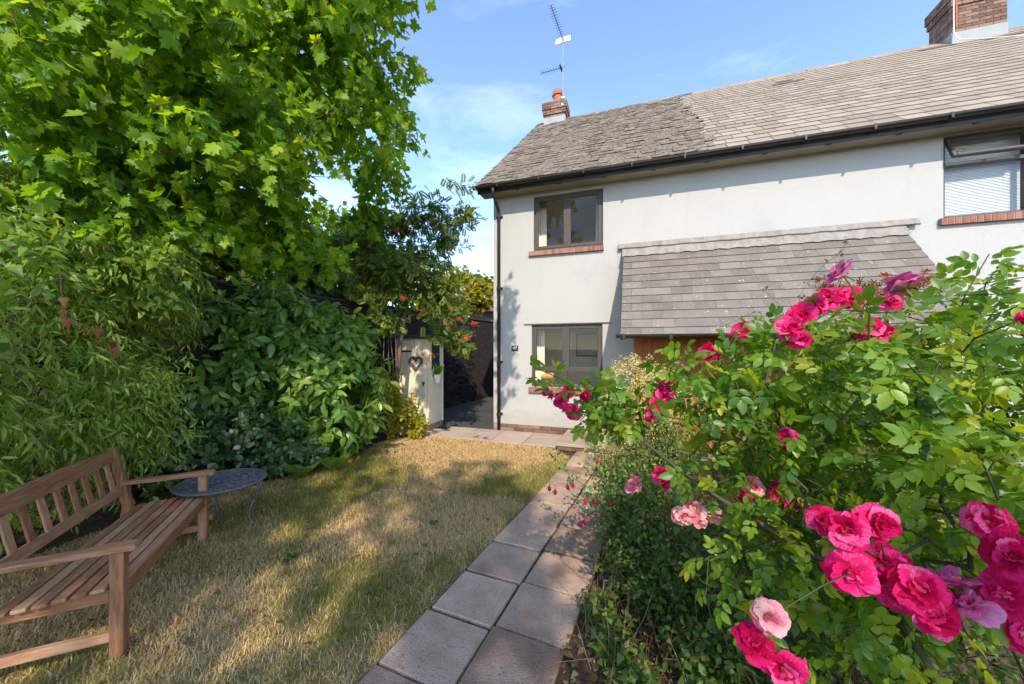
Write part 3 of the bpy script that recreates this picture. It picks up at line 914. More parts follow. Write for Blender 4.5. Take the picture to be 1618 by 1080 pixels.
# ------------------------------------------------------------------ shed
shed = empty('garden_shed', (-1.70, 7.42, 0), -R(18.66))
tag(shed, 'narrow cream painted wooden shed with plank door and dark window', 'shed')
MB().box(-.80, .012, -.012, .60, 0, .13).build('base', M['slab'], shed, .01)
ZT = 1.93
MB().box(-.78, 0, 0, .57, .131, ZT).build('carcass', M['shed'], shed)
# horizontal cladding on the right side, cut round the window
hb = 0
z = .135
while z < ZT - .03:
    h = min(.092, ZT - z)
    segs = [(0.0, .57)]
    if z + h > 1.20 and z < 1.83: segs = [(0.0, .06), (.48, .57)]
    for a, b in segs:
        MB().add([(.001, a, z), (.001, b, z), (.001, b, z + h), (.001, a, z + h), (.020, a, z + .002), (.020, b, z + .002), (.008, b, z + h + .004), (.008, a, z + h + .004)],
                 [(0, 1, 5, 4), (4, 5, 6, 7), (0, 4, 7, 3), (1, 2, 6, 5), (3, 7, 6, 2)]).build('cladding_board', M['shed'], shed)
    z += .088
MB().box(.001, .03, -.012, .04, .13, ZT).box(.001, .03, .54, .58, .13, ZT).build('corner_trim', M['shed'], shed, .003)
sw = MB()
sw.box(.001, .032, .06, .09, 1.20, 1.83).box(.001, .032, .45, .48, 1.20, 1.83).box(.001, .032, .09, .45, 1.20, 1.24).box(.001, .032, .09, .45, 1.79, 1.83)
sw = sw.build('window_frame', M['shed'], shed, .003)
M['shed_glass'] = surf('dark_teal_pane', [(.012, .03, .035), (.02, .045, .05)], 3, .08, spec=.6)
MB().box(.002, .012, .09, .45, 1.24, 1.79).build('pane', M['shed_glass'], sw)
# plank door on the front
dr = MB().box(-.68, -.03, -.016, -.001, .16, 1.86).build('door', M['shed'], shed)
for i in range(8):
    MB().box(-.677 + i * .081, -.677 + i * .081 + .076, -.030, -.0165, .165, 1.855).build('plank', M['shed'], dr, .004)
MB().box(-.62, -.035, -.036, -.0305, .17, .36).build('kick_plate', M['steel'], dr)
for z in (.48, 1.62):
    MB().box(-.68, -.36, -.040, -.0305, z - .016, z + .016).build('hinge', M['dark'], dr, .003)
MB().tube([(-.06, -.03, .98), (-.06, -.075, .98)], .014).tube([(-.06, -.075, 1.01), (-.06, -.085, .98), (-.06, -.075, .93)], .016).build('handle', M['dark'], dr)
MB().box(-.85, .07, -.08, .64, ZT + .001, ZT + .035).build('roof', M['felt'], shed, .006)
MB().box(-.855, .075, -.085, -.08, ZT - .05, ZT + .04).box(.07, .075, -.08, .64, ZT - .05, ZT + .04).build('fascia', M['felt'], shed)


def shw(s, w, z):
    c, sn = math.cos(-R(18.66)), math.sin(-R(18.66))
    return (-1.70 + c * s - sn * w, 7.42 + sn * s + c * w, z)


wr = empty('heart_wreath', shw(-.24, -.03, 1.24), -R(18.66))
tag(wr, 'heart shaped twig wreath hanging on the cream shed door', 'wreath')
hpts = []
for i in range(40):
    t = 2 * math.pi * i / 40
    hpts.append(Vector((16 * math.sin(t) ** 3, 0, 13 * math.cos(t) - 5 * math.cos(2 * t) - 2 * math.cos(3 * t) - math.cos(4 * t))) * .0088 + Vector((0, -.035, .15)))
tw = MB()
for k in range(9):
    o1, o2, ph = random.uniform(-.022, .022), random.uniform(-.018, .018), random.uniform(0, 6)
    tw.tube([p + Vector((o1 + .012 * math.sin(i * .7 + ph), o2 * .8, o1 * .6 + .012 * math.cos(i * .9 + ph))) for i, p in enumerate(hpts)] + [hpts[0] + Vector((o1, o2 * .8, o1 * .6))], .0075, 5)
tw.build('twigs', M['bark'], wr)
MB().tube([(0, -.035, .20), (0, -.02, .30)], .004, 5).build('hook', M['dark'], wr)

hp = empty('hanging_pot', shw(.10, .20, .97), -R(18.66))
tag(hp, 'small white pot with a green plant fixed on the shed side', 'plant pot')
MB().lathe([(0, 0), (.05, 0), (.068, .15), (.075, .15), (.075, .17), (.062, .17), (.055, .02), (0, .02)], 18).build('pot', M['white_plastic'], hp, smooth=False)
MB().lathe([(0, .145), (.06, .15)], 14).build('soil', M['soil'], hp)
MB().box(-.085, -.06, -.05, .05, .13, .16).build('bracket', M['dark'], hp)

# ------------------------------------------------------------------ bench
bench = empty('garden_bench', (-2.14, 2.0, 0), R(114.6))
tag(bench, 'weathered brown slatted wooden garden bench with arms on the lawn', 'bench')
BL = 1.31
for x in (0, BL):
    lg = MB().box(x - .03, x + .03, -.03, .03, .0, .575)
    lg.build('front_leg', M['teak_up'], bench, .004)
    # raked back leg running up as the back post
    q = MB().add([(x - .028, .50, 0), (x + .028, .50, 0), (x + .028, .56, 0), (x - .028, .56, 0),
                  (x - .028, .455, .40), (x + .028, .455, .40), (x + .028, .515, .40), (x - .028, .515, .40),
                  (x - .028, .555, .885), (x + .028, .555, .885), (x + .028, .60, .885), (x - .028, .60, .885)],
                 [(0, 3, 2, 1), (8, 9, 10, 11)] + [(a + i, a + (i + 1) % 4, a + 4 + (i + 1) % 4, a + 4 + i) for a in (0, 4) for i in range(4)])
    q.build('back_leg', M['teak_up'], bench, .004)
    arm = MB()
    prof = [(-.085, .585), (-.075, .612), (-.03, .617), (.2, .606), (.52, .600), (.52, .572), (.2, .577), (-.04, .578), (-.07, .576)]
    n = len(prof)
    arm.add([(x - .036, a, b) for a, b in prof] + [(x + .036, a, b) for a, b in prof], [tuple(range(n)), tuple(range(2 * n - 1, n - 1, -1))] + [(i, n + i, n + (i + 1) % n, (i + 1) % n) for i in range(n)])
    arm.build('armrest', M['teak_y'], bench, .004)
    MB().box(x - .02, x + .02, .031, .50, .315, .385).build('seat_rail', M['teak_y'], bench, .003)
    MB().box(x - .018, x + .018, .031, .505, .10, .15).build('stretcher', M['teak_y'], bench, .003)
MB().box(.031, BL - .031, -.022, .012, .315, .395).build('front_rail', M['teak'], bench, .003)
ys = [-.034 + i * .0705 for i in range(7)]
for i, y in enumerate(ys):
    z = .398 - .030 * (i / 6)
    a, b = (-.055, BL + .055) if i > 0 else (.031, BL - .031)
    if i == 0: y += .003
    o = MB().box(a, b, 0, .056, 0, .019).build('seat_slat', M['teak'], bench, .003, loc=(0, y + (.033 if i == 1 else 0) * 0 + .0, z + random.uniform(-.0015, .0015)), rot=(-.06, 0, random.uniform(-.002, .002)))
yb = lambda z: .485 + (z - .40) * .205
tp = MB(); N = 12
vs = []
for i in range(N + 1):
    x = .028 + (BL - .056) * i / N
    rise = .022 * math.sin(math.pi * i / N)
    for dy, z in ((-.017, .775), (.017, .775), (.017, .858 + rise), (-.017, .858 + rise)):
        vs.append((x, yb(z) + .01 + dy, z))
tp.add(vs, [(4 * i + k, 4 * i + (k + 1) % 4, 4 * i + 4 + (k + 1) % 4, 4 * i + 4 + k) for i in range(N) for k in range(4)] + [(3, 2, 1, 0), tuple(4 * N + k for k in range(4))])
tp.build('top_rail', M['teak'], bench, .003)
MB().bar((.028, yb(.535) + .01, .535), (BL - .028, yb(.535) + .01, .535), .032, .062, (0, .2, 1)).build('back_rail', M['teak'], bench, .003)
for i in range(9):
    x = .105 + i * (BL - .21) / 8
    MB().bar((x, yb(.56) + .01, .56), (x, yb(.79) + .01, .79), .052, .013, (0, -1, .2)).build('back_slat', M['teak_up'], bench, .002)

# ------------------------------------------------------------------ round metal table
TZ = .452
tbl = empty('round_table', (-2.70, 3.42, 0))
tag(tbl, 'small round dark cast metal garden table beyond the bench', 'table')
tr_ = .345
top = MB()
rim = [(tr_ - .035, TZ - .014), (tr_, TZ - .018), (tr_ + .006, TZ - .008), (tr_, TZ), (tr_ - .012, TZ + .002), (tr_ - .016, TZ - .003), (tr_ - .024, TZ - .003), (tr_ - .03, TZ), (tr_ - .036, TZ), (tr_ - .035, TZ - .014)]
top.lathe(rim, 48).build('rim', M['cast_iron'], tbl, smooth=False)
# pierced top: scrolls and flowers cast as raised bars with gaps between
lat = MB()
for ring in (.06, .135, .21, .275, .312):
    lat.lathe([(ring - .006, TZ - .010), (ring + .006, TZ - .010), (ring + .006, TZ - .001), (ring - .006, TZ - .001), (ring - .006, TZ - .010)], 40)
for k in range(12):
    a = 2 * math.pi * k / 12
    lat.tube([(r * math.cos(a + .25 * math.sin(r * 26)), r * math.sin(a + .25 * math.sin(r * 26)), TZ - .006) for r in np.linspace(.02, .315, 16)], .0055, 5)
    lat.tube([(r * math.cos(a + .26 - .3 * math.sin(r * 30)), r * math.sin(a + .26 - .3 * math.sin(r * 30)), TZ - .006) for r in np.linspace(.06, .315, 16)], .005, 5)
    for rr, sz in ((.172, .026), (.243, .03), (.293, .017), (.10, .018)):
        b = a + .13 * (1 if rr > .2 else -1)
        lat.lathe([(sz, TZ - .009), (sz * .9, TZ - .001), (sz * .45, TZ - .003), (sz * .35, TZ + .001), (0, TZ + .001)], 9, (rr * math.cos(b), rr * math.sin(b)))
lat.build('pierced_top', M['cast_iron'], tbl, smooth=False)
for k in range(3):
    a = R(20) + k * 2 * math.pi / 3
    prof = [(.295, TZ - .016), (.305, TZ - .06), (.29, TZ - .13), (.25, TZ - .22), (.215, TZ - .31), (.215, TZ - .39), (.232, .03), (.25, .008), (.268, .012)]
    MB().tube([(r * math.cos(a), r * math.sin(a), z) for r, z in prof], [.016, .018, .015, .012, .011, .011, .012, .014, .008], 8).build('leg', M['cast_iron'], tbl, smooth=True)
MB().lathe([(0, TZ - .0085), (tr_ - .03, TZ - .0085), (tr_ - .03, TZ - .0135), (0, TZ - .0135)], 48).build('top_plate', M['cast_iron'], tbl)


# ------------------------------------------------------------------ plants: leaf shapes
def fan(right, c, cz=0.0, tipz=-.05):
    """leaf outline given by its right half, filled as a fan round c"""
    pts = right + [(-x, y) for x, y in right[-2:0:-1]]
    V = [(c[0], c[1], cz)] + [(x, y, tipz * (abs(x) + max(0, y - c[1]))) for x, y in pts]
    n = len(pts)
    return np.array(V), np.array([(0, 1 + i, 1 + (i + 1) % n) for i in range(n)])


T_MAPLE = fan([(0, 0), (.20, -.07), (.42, .0), (.34, .14), (.64, .34), (.45, .40), (.41, .54), (.21, .47), (.25, .72), (.11, .74), (0, 1.0)], (0, .30), .03, -.18)
T_IVY = fan([(0, .02), (.22, -.06), (.38, .16), (.24, .36), (.2, .5), (0, 1.0)], (0, .28), .03, -.12)


def lance(w, fold=.25, droop=.16, seg=4):
    ys = np.linspace(0, 1, seg + 1)
    prof = np.sin(np.pi * ys ** .85) ** .8 * w
    V, F = [], []
    for i, y in enumerate(ys):
        z = -droop * y * y
        if i in (0, seg):
            V.append((0, y, z))
        else:
            V += [(-prof[i], y, z + prof[i] * fold), (0, y, z), (prof[i], y, z + prof[i] * fold)]
    F += [(0, 2, 1), (0, 3, 2)]
    for i in range(seg - 2):
        a = 1 + 3 * i
        F += [(a, a + 1, a + 4), (a, a + 4, a + 3), (a + 1, a + 2, a + 5), (a + 1, a + 5, a + 4)]
    a = 1 + 3 * (seg - 2); t = len(V) - 1
    F += [(a, a + 1, t), (a + 1, a + 2, t)]
    return np.array(V), np.array(F)


def join(parts):
    V, F, n = [], [], 0
    for v, f in parts:
        V.append(v); F.append(f + n); n += len(v)
    return np.concatenate(V), np.concatenate(F)


def place(t, pos, ang, size, tilt=0.0, roll=0.0):
    v = t[0] * size
    m = np.array(Matrix.Rotation(ang, 3, 'Z') @ Matrix.Rotation(tilt, 3, 'X') @ Matrix.Rotation(roll, 3, 'Y'))
    return v @ m.T + np.array(pos), t[1]


T_LAUREL = lance(.20, .3, .22)
T_NARROW = lance(.105, .3, .30, 3)
T_OVAL = lance(.30, .25, .12, 4)
T_DIA = (np.array([(0, 0, 0), (-.27, .5, .04), (0, 1, -.08), (.27, .5, .04)]), np.array([(0, 3, 1), (1, 3, 2)]))
_st = (np.array([(-.008, 0, 0), (.008, 0, 0), (0, 1, 0)]), np.array([(0, 1, 2)]))
def toothed(w, seg=9):
    v, f = lance(w, .25, .14, seg)
    v = v.copy()
    for i in range(1, seg):
        a = 1 + 3 * (i - 1)
        k = 1.06 if i % 2 else .90
        v[a, 0] *= k; v[a + 2, 0] *= k
    return v, f


T_TOOTH = toothed(.29)
T_ROSE = join([place(_st, (0, 0, 0), 0, .62)] + [place(T_TOOTH, (0, .58, 0), 0, .46, -.1)] +
              [place(T_TOOTH, (s * .01, y, 0), -s * 1.05, z, -.12, s * .2) for s in (-1, 1) for y, z in ((.52, .40), (.27, .34))])
T_ROWAN = join([place(_st, (0, 0, 0), 0, .85)] + [place(T_DIA, (0, .78, 0), 0, .24)] +
               [place(T_DIA, (s * .01, y, -.05 * y), -s * 1.0, .30 - .1 * abs(y - .45), -.15) for s in (-1, 1) for y in (.16, .28, .40, .52, .64, .75)])
T_STAR = join([place(lance(.11, .2, .1, 3), (0, 0, 0), a, z) for a, z in ((0, 1), (.7, .9), (-.7, .9), (1.4, .7), (-1.4, .7), (2.1, .4), (-2.1, .4))])


def frond():
    parts = []
    for i in range(22):
        y = .08 + .9 * i / 22
        L = .30 * math.sin(math.pi * min(1, (i + 4) / 25)) + .02
        for s in (-1, 1):
            parts.append(place(lance(.055, .1, .1, 3), (0, y, -.45 * y * y), -s * 1.15, L, -.15))
    parts.append((np.array([(-.008, 0, 0), (.008, 0, 0), (.005, .5, -.11), (-.005, .5, -.11), (0, 1, -.45)]), np.array([(0, 1, 2), (0, 2, 3), (3, 2, 4)])))
    return join(parts)


T_FROND = frond()


def norm(a):
    return a / np.maximum(np.linalg.norm(a, axis=-1, keepdims=True), 1e-9)


def frames(D, Nn):
    y = norm(D)
    z = norm(Nn - (Nn * y).sum(-1, keepdims=True) * y)
    x = np.cross(y, z)
    return x, y, z


def tri_mesh(name, V, F, mat, rnd=None, smooth=True):
    me = bpy.data.meshes.new(name)
    me.vertices.add(len(V)); me.vertices.foreach_set('co', np.ascontiguousarray(V, dtype=np.float32).ravel())
    me.loops.add(len(F) * 3); me.loops.foreach_set('vertex_index', np.ascontiguousarray(F, dtype=np.int32).ravel())
    me.polygons.add(len(F)); me.polygons.foreach_set('loop_start', np.arange(0, len(F) * 3, 3, dtype=np.int32))
    me.polygons.foreach_set('loop_total', np.full(len(F), 3, dtype=np.int32))
    me.polygons.foreach_set('use_smooth', np.full(len(F), smooth, dtype=bool))
    me.materials.append(mat)
    if rnd is not None:
        a = me.attributes.new('rnd', 'FLOAT', 'FACE'); a.data.foreach_set('value', np.ascontiguousarray(rnd, dtype=np.float32))
    me.update(); me.validate()
    return me


def scatter(name, tpl, P, D, Nn, S, mat, parent, root, kind='stuff', rnd=None):
    V, F = tpl
    x, y, z = frames(D, Nn)
    W = (P - root)[:, None, :] + S[:, None, None] * (V[None, :, 0:1] * x[:, None] + V[None, :, 1:2] * y[:, None] + V[None, :, 2:3] * z[:, None])
    n = len(P)
    FF = (F[None] + (np.arange(n) * len(V))[:, None, None]).reshape(-1, 3)
    r = rng.random(n) if rnd is None else rnd
    o = link(name, tri_mesh(name, W.reshape(-1, 3), FF, mat, np.repeat(r, len(F))), parent)
    if kind: o['kind'] = kind
    return o


def leaf_objects(name, me, P, D, Nn, S, parent, root):
    x, y, z = frames(D, Nn)
    for i in range(len(P)):
        o = bpy.data.objects.new(name, me); COL.objects.link(o); o.parent = parent
        p = P[i] - root; s = S[i]
        o.matrix_basis = Matrix(((x[i][0] * s, y[i][0] * s, z[i][0] * s, p[0]), (x[i][1] * s, y[i][1] * s, z[i][1] * s, p[1]), (x[i][2] * s, y[i][2] * s, z[i][2] * s, p[2]), (0, 0, 0, 1)))


_h = rng.random((32, 32, 32))


def vnoise(P, sc):
    q = P * sc; i = np.floor(q).astype(int); f = q - i; f = f * f * (3 - 2 * f)
    r = 0
    for dx in (0, 1):
        for dy in (0, 1):
            for dz in (0, 1):
                w = (f[:, 0] if dx else 1 - f[:, 0]) * (f[:, 1] if dy else 1 - f[:, 1]) * (f[:, 2] if dz else 1 - f[:, 2])
                r = r + w * _h[(i[:, 0] + dx) % 32, (i[:, 1] + dy) % 32, (i[:, 2] + dz) % 32]
    return r


def blob_points(blobs, n, shell=.45, gap=0.0, gsc=1.6, zmin=.05):
    """points through a set of ellipsoids, denser towards the outside; returns points and outward directions"""
    vol = np.array([b[1][0] * b[1][1] * b[1][2] * (b[2] if len(b) > 2 else 1) for b in blobs]) ** .8
    P, O = [], []
    for b, k in zip(blobs, rng.multinomial(int(n), vol / vol.sum())):
        d = norm(rng.normal(size=(k, 3)))
        r = shell + (1 - shell) * rng.random(k) ** .7
        P.append(np.array(b[0]) + d * r[:, None] * np.array(b[1])); O.append(norm(d / np.array(b[1])))
    P, O = np.concatenate(P), np.concatenate(O)
    keep = P[:, 2] > zmin
    if gap > 0: keep &= vnoise(P, gsc) > gap
    return P[keep], O[keep]


def sprays(P, O, m, L, droop=.3, spread=.9, up=.5, jit=.35, size=(.1, .14), face=None):
    """m leaves set alternately along a twig that ends at each point"""
    n = len(P)
    tw = norm(O + np.array((0, 0, -droop)) + rng.normal(size=(n, 3)) * .35)
    ref = norm(np.cross(tw, rng.normal(size=(n, 3)))); b = np.cross(tw, ref)
    PP, DD, NN = [], [], []
    for j in range(m):
        f = (j + .5) / m
        ph = j * 2.4 + rng.random(n) * .8
        side = ref * np.cos(ph)[:, None] + b * np.sin(ph)[:, None]
        l = L * (.7 + .6 * rng.random(n))[:, None]
        PP.append(P - tw * l * (1 - f) + side * .01)
        DD.append(norm(tw * (.35 + .5 * f) + side * spread + np.array((0, 0, -droop * .7)) + rng.normal(size=(n, 3)) * .15))
        NN.append(norm(np.array((0, 0, 1.0)) * up + O * (1 - up) + rng.normal(size=(n, 3)) * jit))
    PP, DD, NN = map(np.concatenate, (PP, DD, NN))
    return PP, DD, NN, rng.uniform(size[0], size[1], len(PP)), tw


def grow(trunk, tips, seg=.30, wander=.10, sag=.0, tip_r=.0022, expo=2.4, trunk_r=None, along=.35):
    """joins every tip to the nearest limb already grown; returns edge arrays"""
    nodes = [np.array(p, float) for p in trunk]; par = [-1] + list(range(len(trunk) - 1))
    plen = [0.0]
    for i in range(1, len(nodes)): plen.append(plen[-1] + np.linalg.norm(nodes[i] - nodes[i - 1]))
    base = len(nodes)
    A = np.zeros((60000, 3)); A[:base] = nodes; PL = np.zeros(60000); PL[:base] = plen
    cnt = base
    order = np.argsort(np.min(np.linalg.norm(tips[:, None] - A[None, :base], axis=2), axis=1))
    first = min(1, base - 1)
    for ti in order:
        t = tips[ti]
        d = np.linalg.norm(A[first:cnt] - t, axis=1) + along * PL[first:cnt] * .3
        k = first + int(np.argmin(d))
        p = A[k].copy(); L = np.linalg.norm(t - p); ns = max(1, int(L / seg))
        prev = k
        for j in range(1, ns + 1):
            f = j / ns
            q = p + (t - p) * f
            if j < ns: q = q + rng.normal(size=3) * wander * seg + np.array((0, 0, sag * math.sin(math.pi * f) * L))
            if cnt >= 59990: break
            A[cnt] = q; par.append(prev); PL[cnt] = PL[prev] + np.linalg.norm(q - A[prev]); prev = cnt; cnt += 1
    A = A[:cnt]; par = np.array(par)
    acc = np.zeros(cnt); haschild = np.zeros(cnt, bool); haschild[par[par >= 0]] = True
    acc[~haschild] = tip_r ** expo
    for i in range(cnt - 1, 0, -1):
        if acc[i] == 0: acc[i] = tip_r ** expo
        acc[par[i]] += acc[i]
    r = acc ** (1 / expo)
    if trunk_r is not None:
        for i in range(base): r[i] = max(min(r[i], trunk_r[i] * 1.15), trunk_r[i])
        r[base:] = np.minimum(r[base:], trunk_r[-1])
    return A, par, r


def wood(name, A, par, r, mat, parent, root, n=6, keep=None):
    idx = np.arange(1, len(A))
    if keep is not None: idx = idx[keep[idx]]
    a, b = A[par[idx]], A[idx]
    rb = r[idx]; ra = np.minimum(r[par[idx]], rb * 1.5)
    d = norm(b - a); ref = norm(np.cross(d, np.array((.31, .22, .93)) + 0 * d)); c = np.cross(d, ref)
    th = np.arange(n) * 2 * np.pi / n
    ring = ref[:, None] * np.cos(th)[None, :, None] + c[:, None] * np.sin(th)[None, :, None]
    b2 = b + d * (rb * .4)[:, None]
    V = np.concatenate([a[:, None] + ring * ra[:, None, None], b2[:, None] + ring * rb[:, None, None]], 1) - root
    m = len(idx); k = np.arange(n); k2 = (k + 1) % n
    F = np.concatenate([np.stack([k, k2, n + k2], 1), np.stack([k, n + k2, n + k], 1)])
    FF = (F[None] + (np.arange(m) * 2 * n)[:, None, None]).reshape(-1, 3)
    return link(name, tri_mesh(name, V.reshape(-1, 3), FF, mat), parent)


def visible(P, S):
    """how large each leaf shows from the viewpoint (0 outside the picture)"""
    y = np.maximum(P[:, 1], .05)
    px = 809 + 580 * P[:, 0] / y; py = 550 - 580 * (P[:, 2] - CAM_H) / y
    ok = (P[:, 1] > .2) & (px > -10) & (px < 1628) & (py > -10) & (py < 1090)
    return np.where(ok, S / np.linalg.norm(P - np.array((0, 0, CAM_H)), axis=1), 0)


def plant(name, base, label, cat, tpl, mat, leaves, skel=None, wood_mat=None, nobj=0, group=None, trunk_name='trunk', leaf_name='leaf', crown='crown', split_r=.02):
    root = np.array(base, float)
    e = empty(name, base); tag(e, label, cat, group)
    P, D, Nn, S = leaves[:4]
    if nobj:
        v = visible(P, S); order = np.argsort(-v)
        big = order[:nobj][v[order[:nobj]] > 0]
        rest = np.setdiff1d(np.arange(len(P)), big)
        lm = tri_mesh(leaf_name, tpl[0], tpl[1], mat, np.zeros(len(tpl[1])))
        leaf_objects(leaf_name, lm, P[big], D[big], Nn[big], S[big], e, root)
    else:
        rest = np.arange(len(P))
    scatter(crown, tpl, P[rest], D[rest], Nn[rest], S[rest], mat, e, root)
    if skel is not None:
        A, par, r = skel
        if split_r:
            wood(trunk_name, A, par, r, wood_mat or M['bark'], e, root, 8, r >= split_r)
            wood('twigs', A, par, r, M['twig'] if wood_mat is None else wood_mat, e, root, 4, r < split_r)
        else:
            wood(trunk_name, A, par, r, wood_mat or M['bark'], e, root, 5)
    return e


def cull_near(L, dmin):
    """drops leaves closer to the viewpoint than dmin"""
    k = np.linalg.norm(L[0] - np.array((0, 0, CAM_H)), axis=1) > dmin
    return tuple(a[k] for a in L[:4])


# ------------------------------------------------------------------ maple over the lawn
blobs = [((-3.9, 4.6, 5.4), (1.9, 1.7, 2.0)), ((-2.3, 4.4, 5.2), (1.35, 1.2, 1.5)), ((-2.6, 3.4, 3.75), (1.0, .8, .85)), ((-2.36, 6.2, 5.1), (1.0, .7, 1.3)),
         ((-3.6, 3.0, 4.2), (1.2, .9, 1.2)), ((-2.9, 4.2, 3.2), (.95, .7, .65)), ((-3.9, 3.4, 3.1), (1.0, .8, .9)), ((-2.5, 2.6, 4.4), (.9, .5, .7)),
         ((-1.35, 2.6, 4.9), (.62, .6, .65)), ((.12, 2.5, 6.0), (.30, .5, 1.35), .7), ((-.42, 2.2, 4.0), (.28, .2, .18)), ((-3.2, 3.7, 2.85), (.7, .5, .45)), ((-2.75, 4.6, 2.85), (.85, .45, .45)), ((-5.0, 3.9, 3.5), (.8, .6, .8)), ((-1.5, 3.8, 6.3), (1.1, 1.2, .9)), ((-2.54, 6.3, 3.9), (.65, .5, .5)),
         ((-1.25, 3.0, 4.75), (.45, .4, .45))]
P, O = blob_points(blobs, 4000, .30, .40, 1.7)
L = sprays(P, O, 8, .36, .55, .9, .45, .6, (.06, .14))
trunk = [(-4.35, 4.0, 0), (-4.4, 4.02, .9), (-4.32, 4.05, 1.8), (-4.15, 4.1, 2.8), (-3.9, 4.15, 3.8), (-3.6, 4.2, 4.8), (-3.4, 4.3, 5.8)]
sk = grow(trunk, P[rng.random(len(P)) < .45], .34, .16, .05, .0025, 2.3, [.17, .15, .14, .13, .11, .085, .05])
plant('maple_tree', (-4.35, 4.0, 0), 'large green maple tree leaning over the lawn and bench', 'tree', T_MAPLE, M['maple'], cull_near(L, 1.3), sk, None, 300)

# ------------------------------------------------------------------ narrow leaved weeping shrub behind the bench
blobs = [((-4.1, 3.1, 1.3), (1.15, 1.0, 1.25)), ((-3.9, 2.2, 1.2), (1.0, .75, 1.15)), ((-4.2, 3.5, 2.4), (1.1, 1.0, .75)), ((-3.6, 1.6, 1.6), (.75, .5, .9)), ((-3.6, 3.3, 1.0), (.75, .6, .75)), ((-3.7, 3.7, 2.35), (.7, .6, .6)), ((-4.1, 4.2, 1.9), (.6, .5, .7))]
P, O = blob_points(blobs, 3000, .55, .22, 2.1)
L = sprays(P, O, 12, .40, .65, .6, .5, .45, (.05, .105))
sk = grow([(-4.2, 3.0, 0), (-4.2, 3.0, .3)], P[rng.random(len(P)) < .3], .3, .14, .12, .002, 2.3, [.06, .05])
plant('weeping_shrub', (-4.2, 3.0, 0), 'arching shrub of narrow drooping leaves behind the wooden bench', 'shrub', T_NARROW, M['weeping'], cull_near(L, 1.5), sk, M['twig'], 220, split_r=0, trunk_name='stems')

# ivy and shade leaves on the far left, in front of the maple trunk
blobs = [((-4.3, 2.7, 3.0), (.6, .5, .6)), ((-4.6, 3.3, 2.5), (.6, .6, 1.1)), ((-3.7, 2.7, 2.3), (.6, .4, .5)), ((-3.4, 3.3, 2.3), (.5, .35, .4)), ((-3.3, 2.3, 1.5), (.3, .25, .5))]
P, O = blob_points(blobs, 560, .5, .3, 1.7)
L = sprays(P, O, 7, .3, .6, .8, .3, .5, (.05, .10))
sk = grow([(-4.55, 3.2, 0), (-4.5, 3.1, .8), (-4.5, 3.0, 1.6)], P[rng.random(len(P)) < .5], .3, .15, .0, .002, 2.3, [.03, .03, .025])
plant('ivy_climber', (-4.55, 3.2, 0), 'dark lobed ivy hanging at the left edge in front of the maple', 'climber', T_IVY, M['ivy_dark'], cull_near(L, 1.5), sk, M['twig'], 120, split_r=0, trunk_name='stems')
# withered leaves hanging there
e = empty('withered_leaf_cluster', tuple(at(140, 500, 2.6)))
tag(e, 'few withered red-brown leaves hanging among the green at left', 'dead leaves')
lm = tri_mesh('leaf', T_IVY[0], T_IVY[1], M['redmaple'], np.zeros(len(T_IVY[1])))
pp = np.array([at(*q) for q in ((100, 470, 2.5), (98, 490, 2.5), (105, 505, 2.5), (103, 525, 2.5), (132, 515, 2.6), (150, 530, 2.6), (152, 520, 2.6), (178, 540, 2.7), (178, 550, 2.7))])
leaf_objects('leaf', lm, pp, np.tile((.1, 0, -1.0), (len(pp), 1)) + rng.normal(size=(len(pp), 3)) * .15, rng.normal(size=(len(pp), 3)) + np.array((.4, -1, 0)), np.full(len(pp), .07), e, at(140, 500, 2.6))
MB().tube([tuple(at(95, 430, 2.5) - at(140, 500, 2.6)), tuple(at(100, 500, 2.5) - at(140, 500, 2.6)), tuple(at(150, 520, 2.6) - at(140, 500, 2.6)), tuple(at(178, 538, 2.7) - at(140, 500, 2.6))], .004, 5).build('stem', M['twig'], e)

# ------------------------------------------------------------------ big laurel bush
blobs = [((-2.95, 5.75, 1.15), (1.05, .85, 1.25)), ((-3.7, 5.6, 1.1), (1.1, .9, 1.3)), ((-2.75, 5.5, .9), (.85, .75, .85)), ((-3.2, 5.9, 1.75), (.95, .7, .75)), ((-4.2, 5.0, 1.3), (.8, .7, 1.3)), ((-3.6, 5.5, 1.9), (.9, .6, .8))]
P, O = blob_points(blobs, 1900, .66, .25, 2.4)
L = sprays(P, O, 6, .13, .65, .9, .3, .36, (.12, .22))
sk = grow([(-3.2, 5.8, 0), (-3.2, 5.8, .35)], P[rng.random(len(P)) < .4], .3, .12, .08, .003, 2.3, [.07, .05])
plant('laurel_bush', (-3.2, 5.8, 0), 'large rounded bush of glossy pointed green leaves beside the lawn', 'bush', T_LAUREL, M['laurel'], L, sk, M['twig'], 300, split_r=0, trunk_name='stems')

# dark glossy shrub beneath it
blobs = [((-3.45, 4.75, .45), (.75, .45, .55)), ((-3.0, 4.85, .3), (.5, .35, .35)), ((-3.75, 4.2, .5), (.5, .45, .55))]
P, O = blob_points(blobs, 520, .6, .15, 2.2, .03)
L = sprays(P, O, 6, .10, .3, .95, .5, .35, (.07, .12))
sk = grow([(-3.4, 4.8, 0), (-3.4, 4.8, .12)], P[rng.random(len(P)) < .5], .2, .12, .06, .0025, 2.3, [.03, .025])
plant('dark_leaved_shrub', (-3.4, 4.8, 0), 'low dark glossy shrub behind the round metal table', 'shrub', T_OVAL, M['spotted'], L, sk, M['twig'], 90, split_r=0, trunk_name='stems')

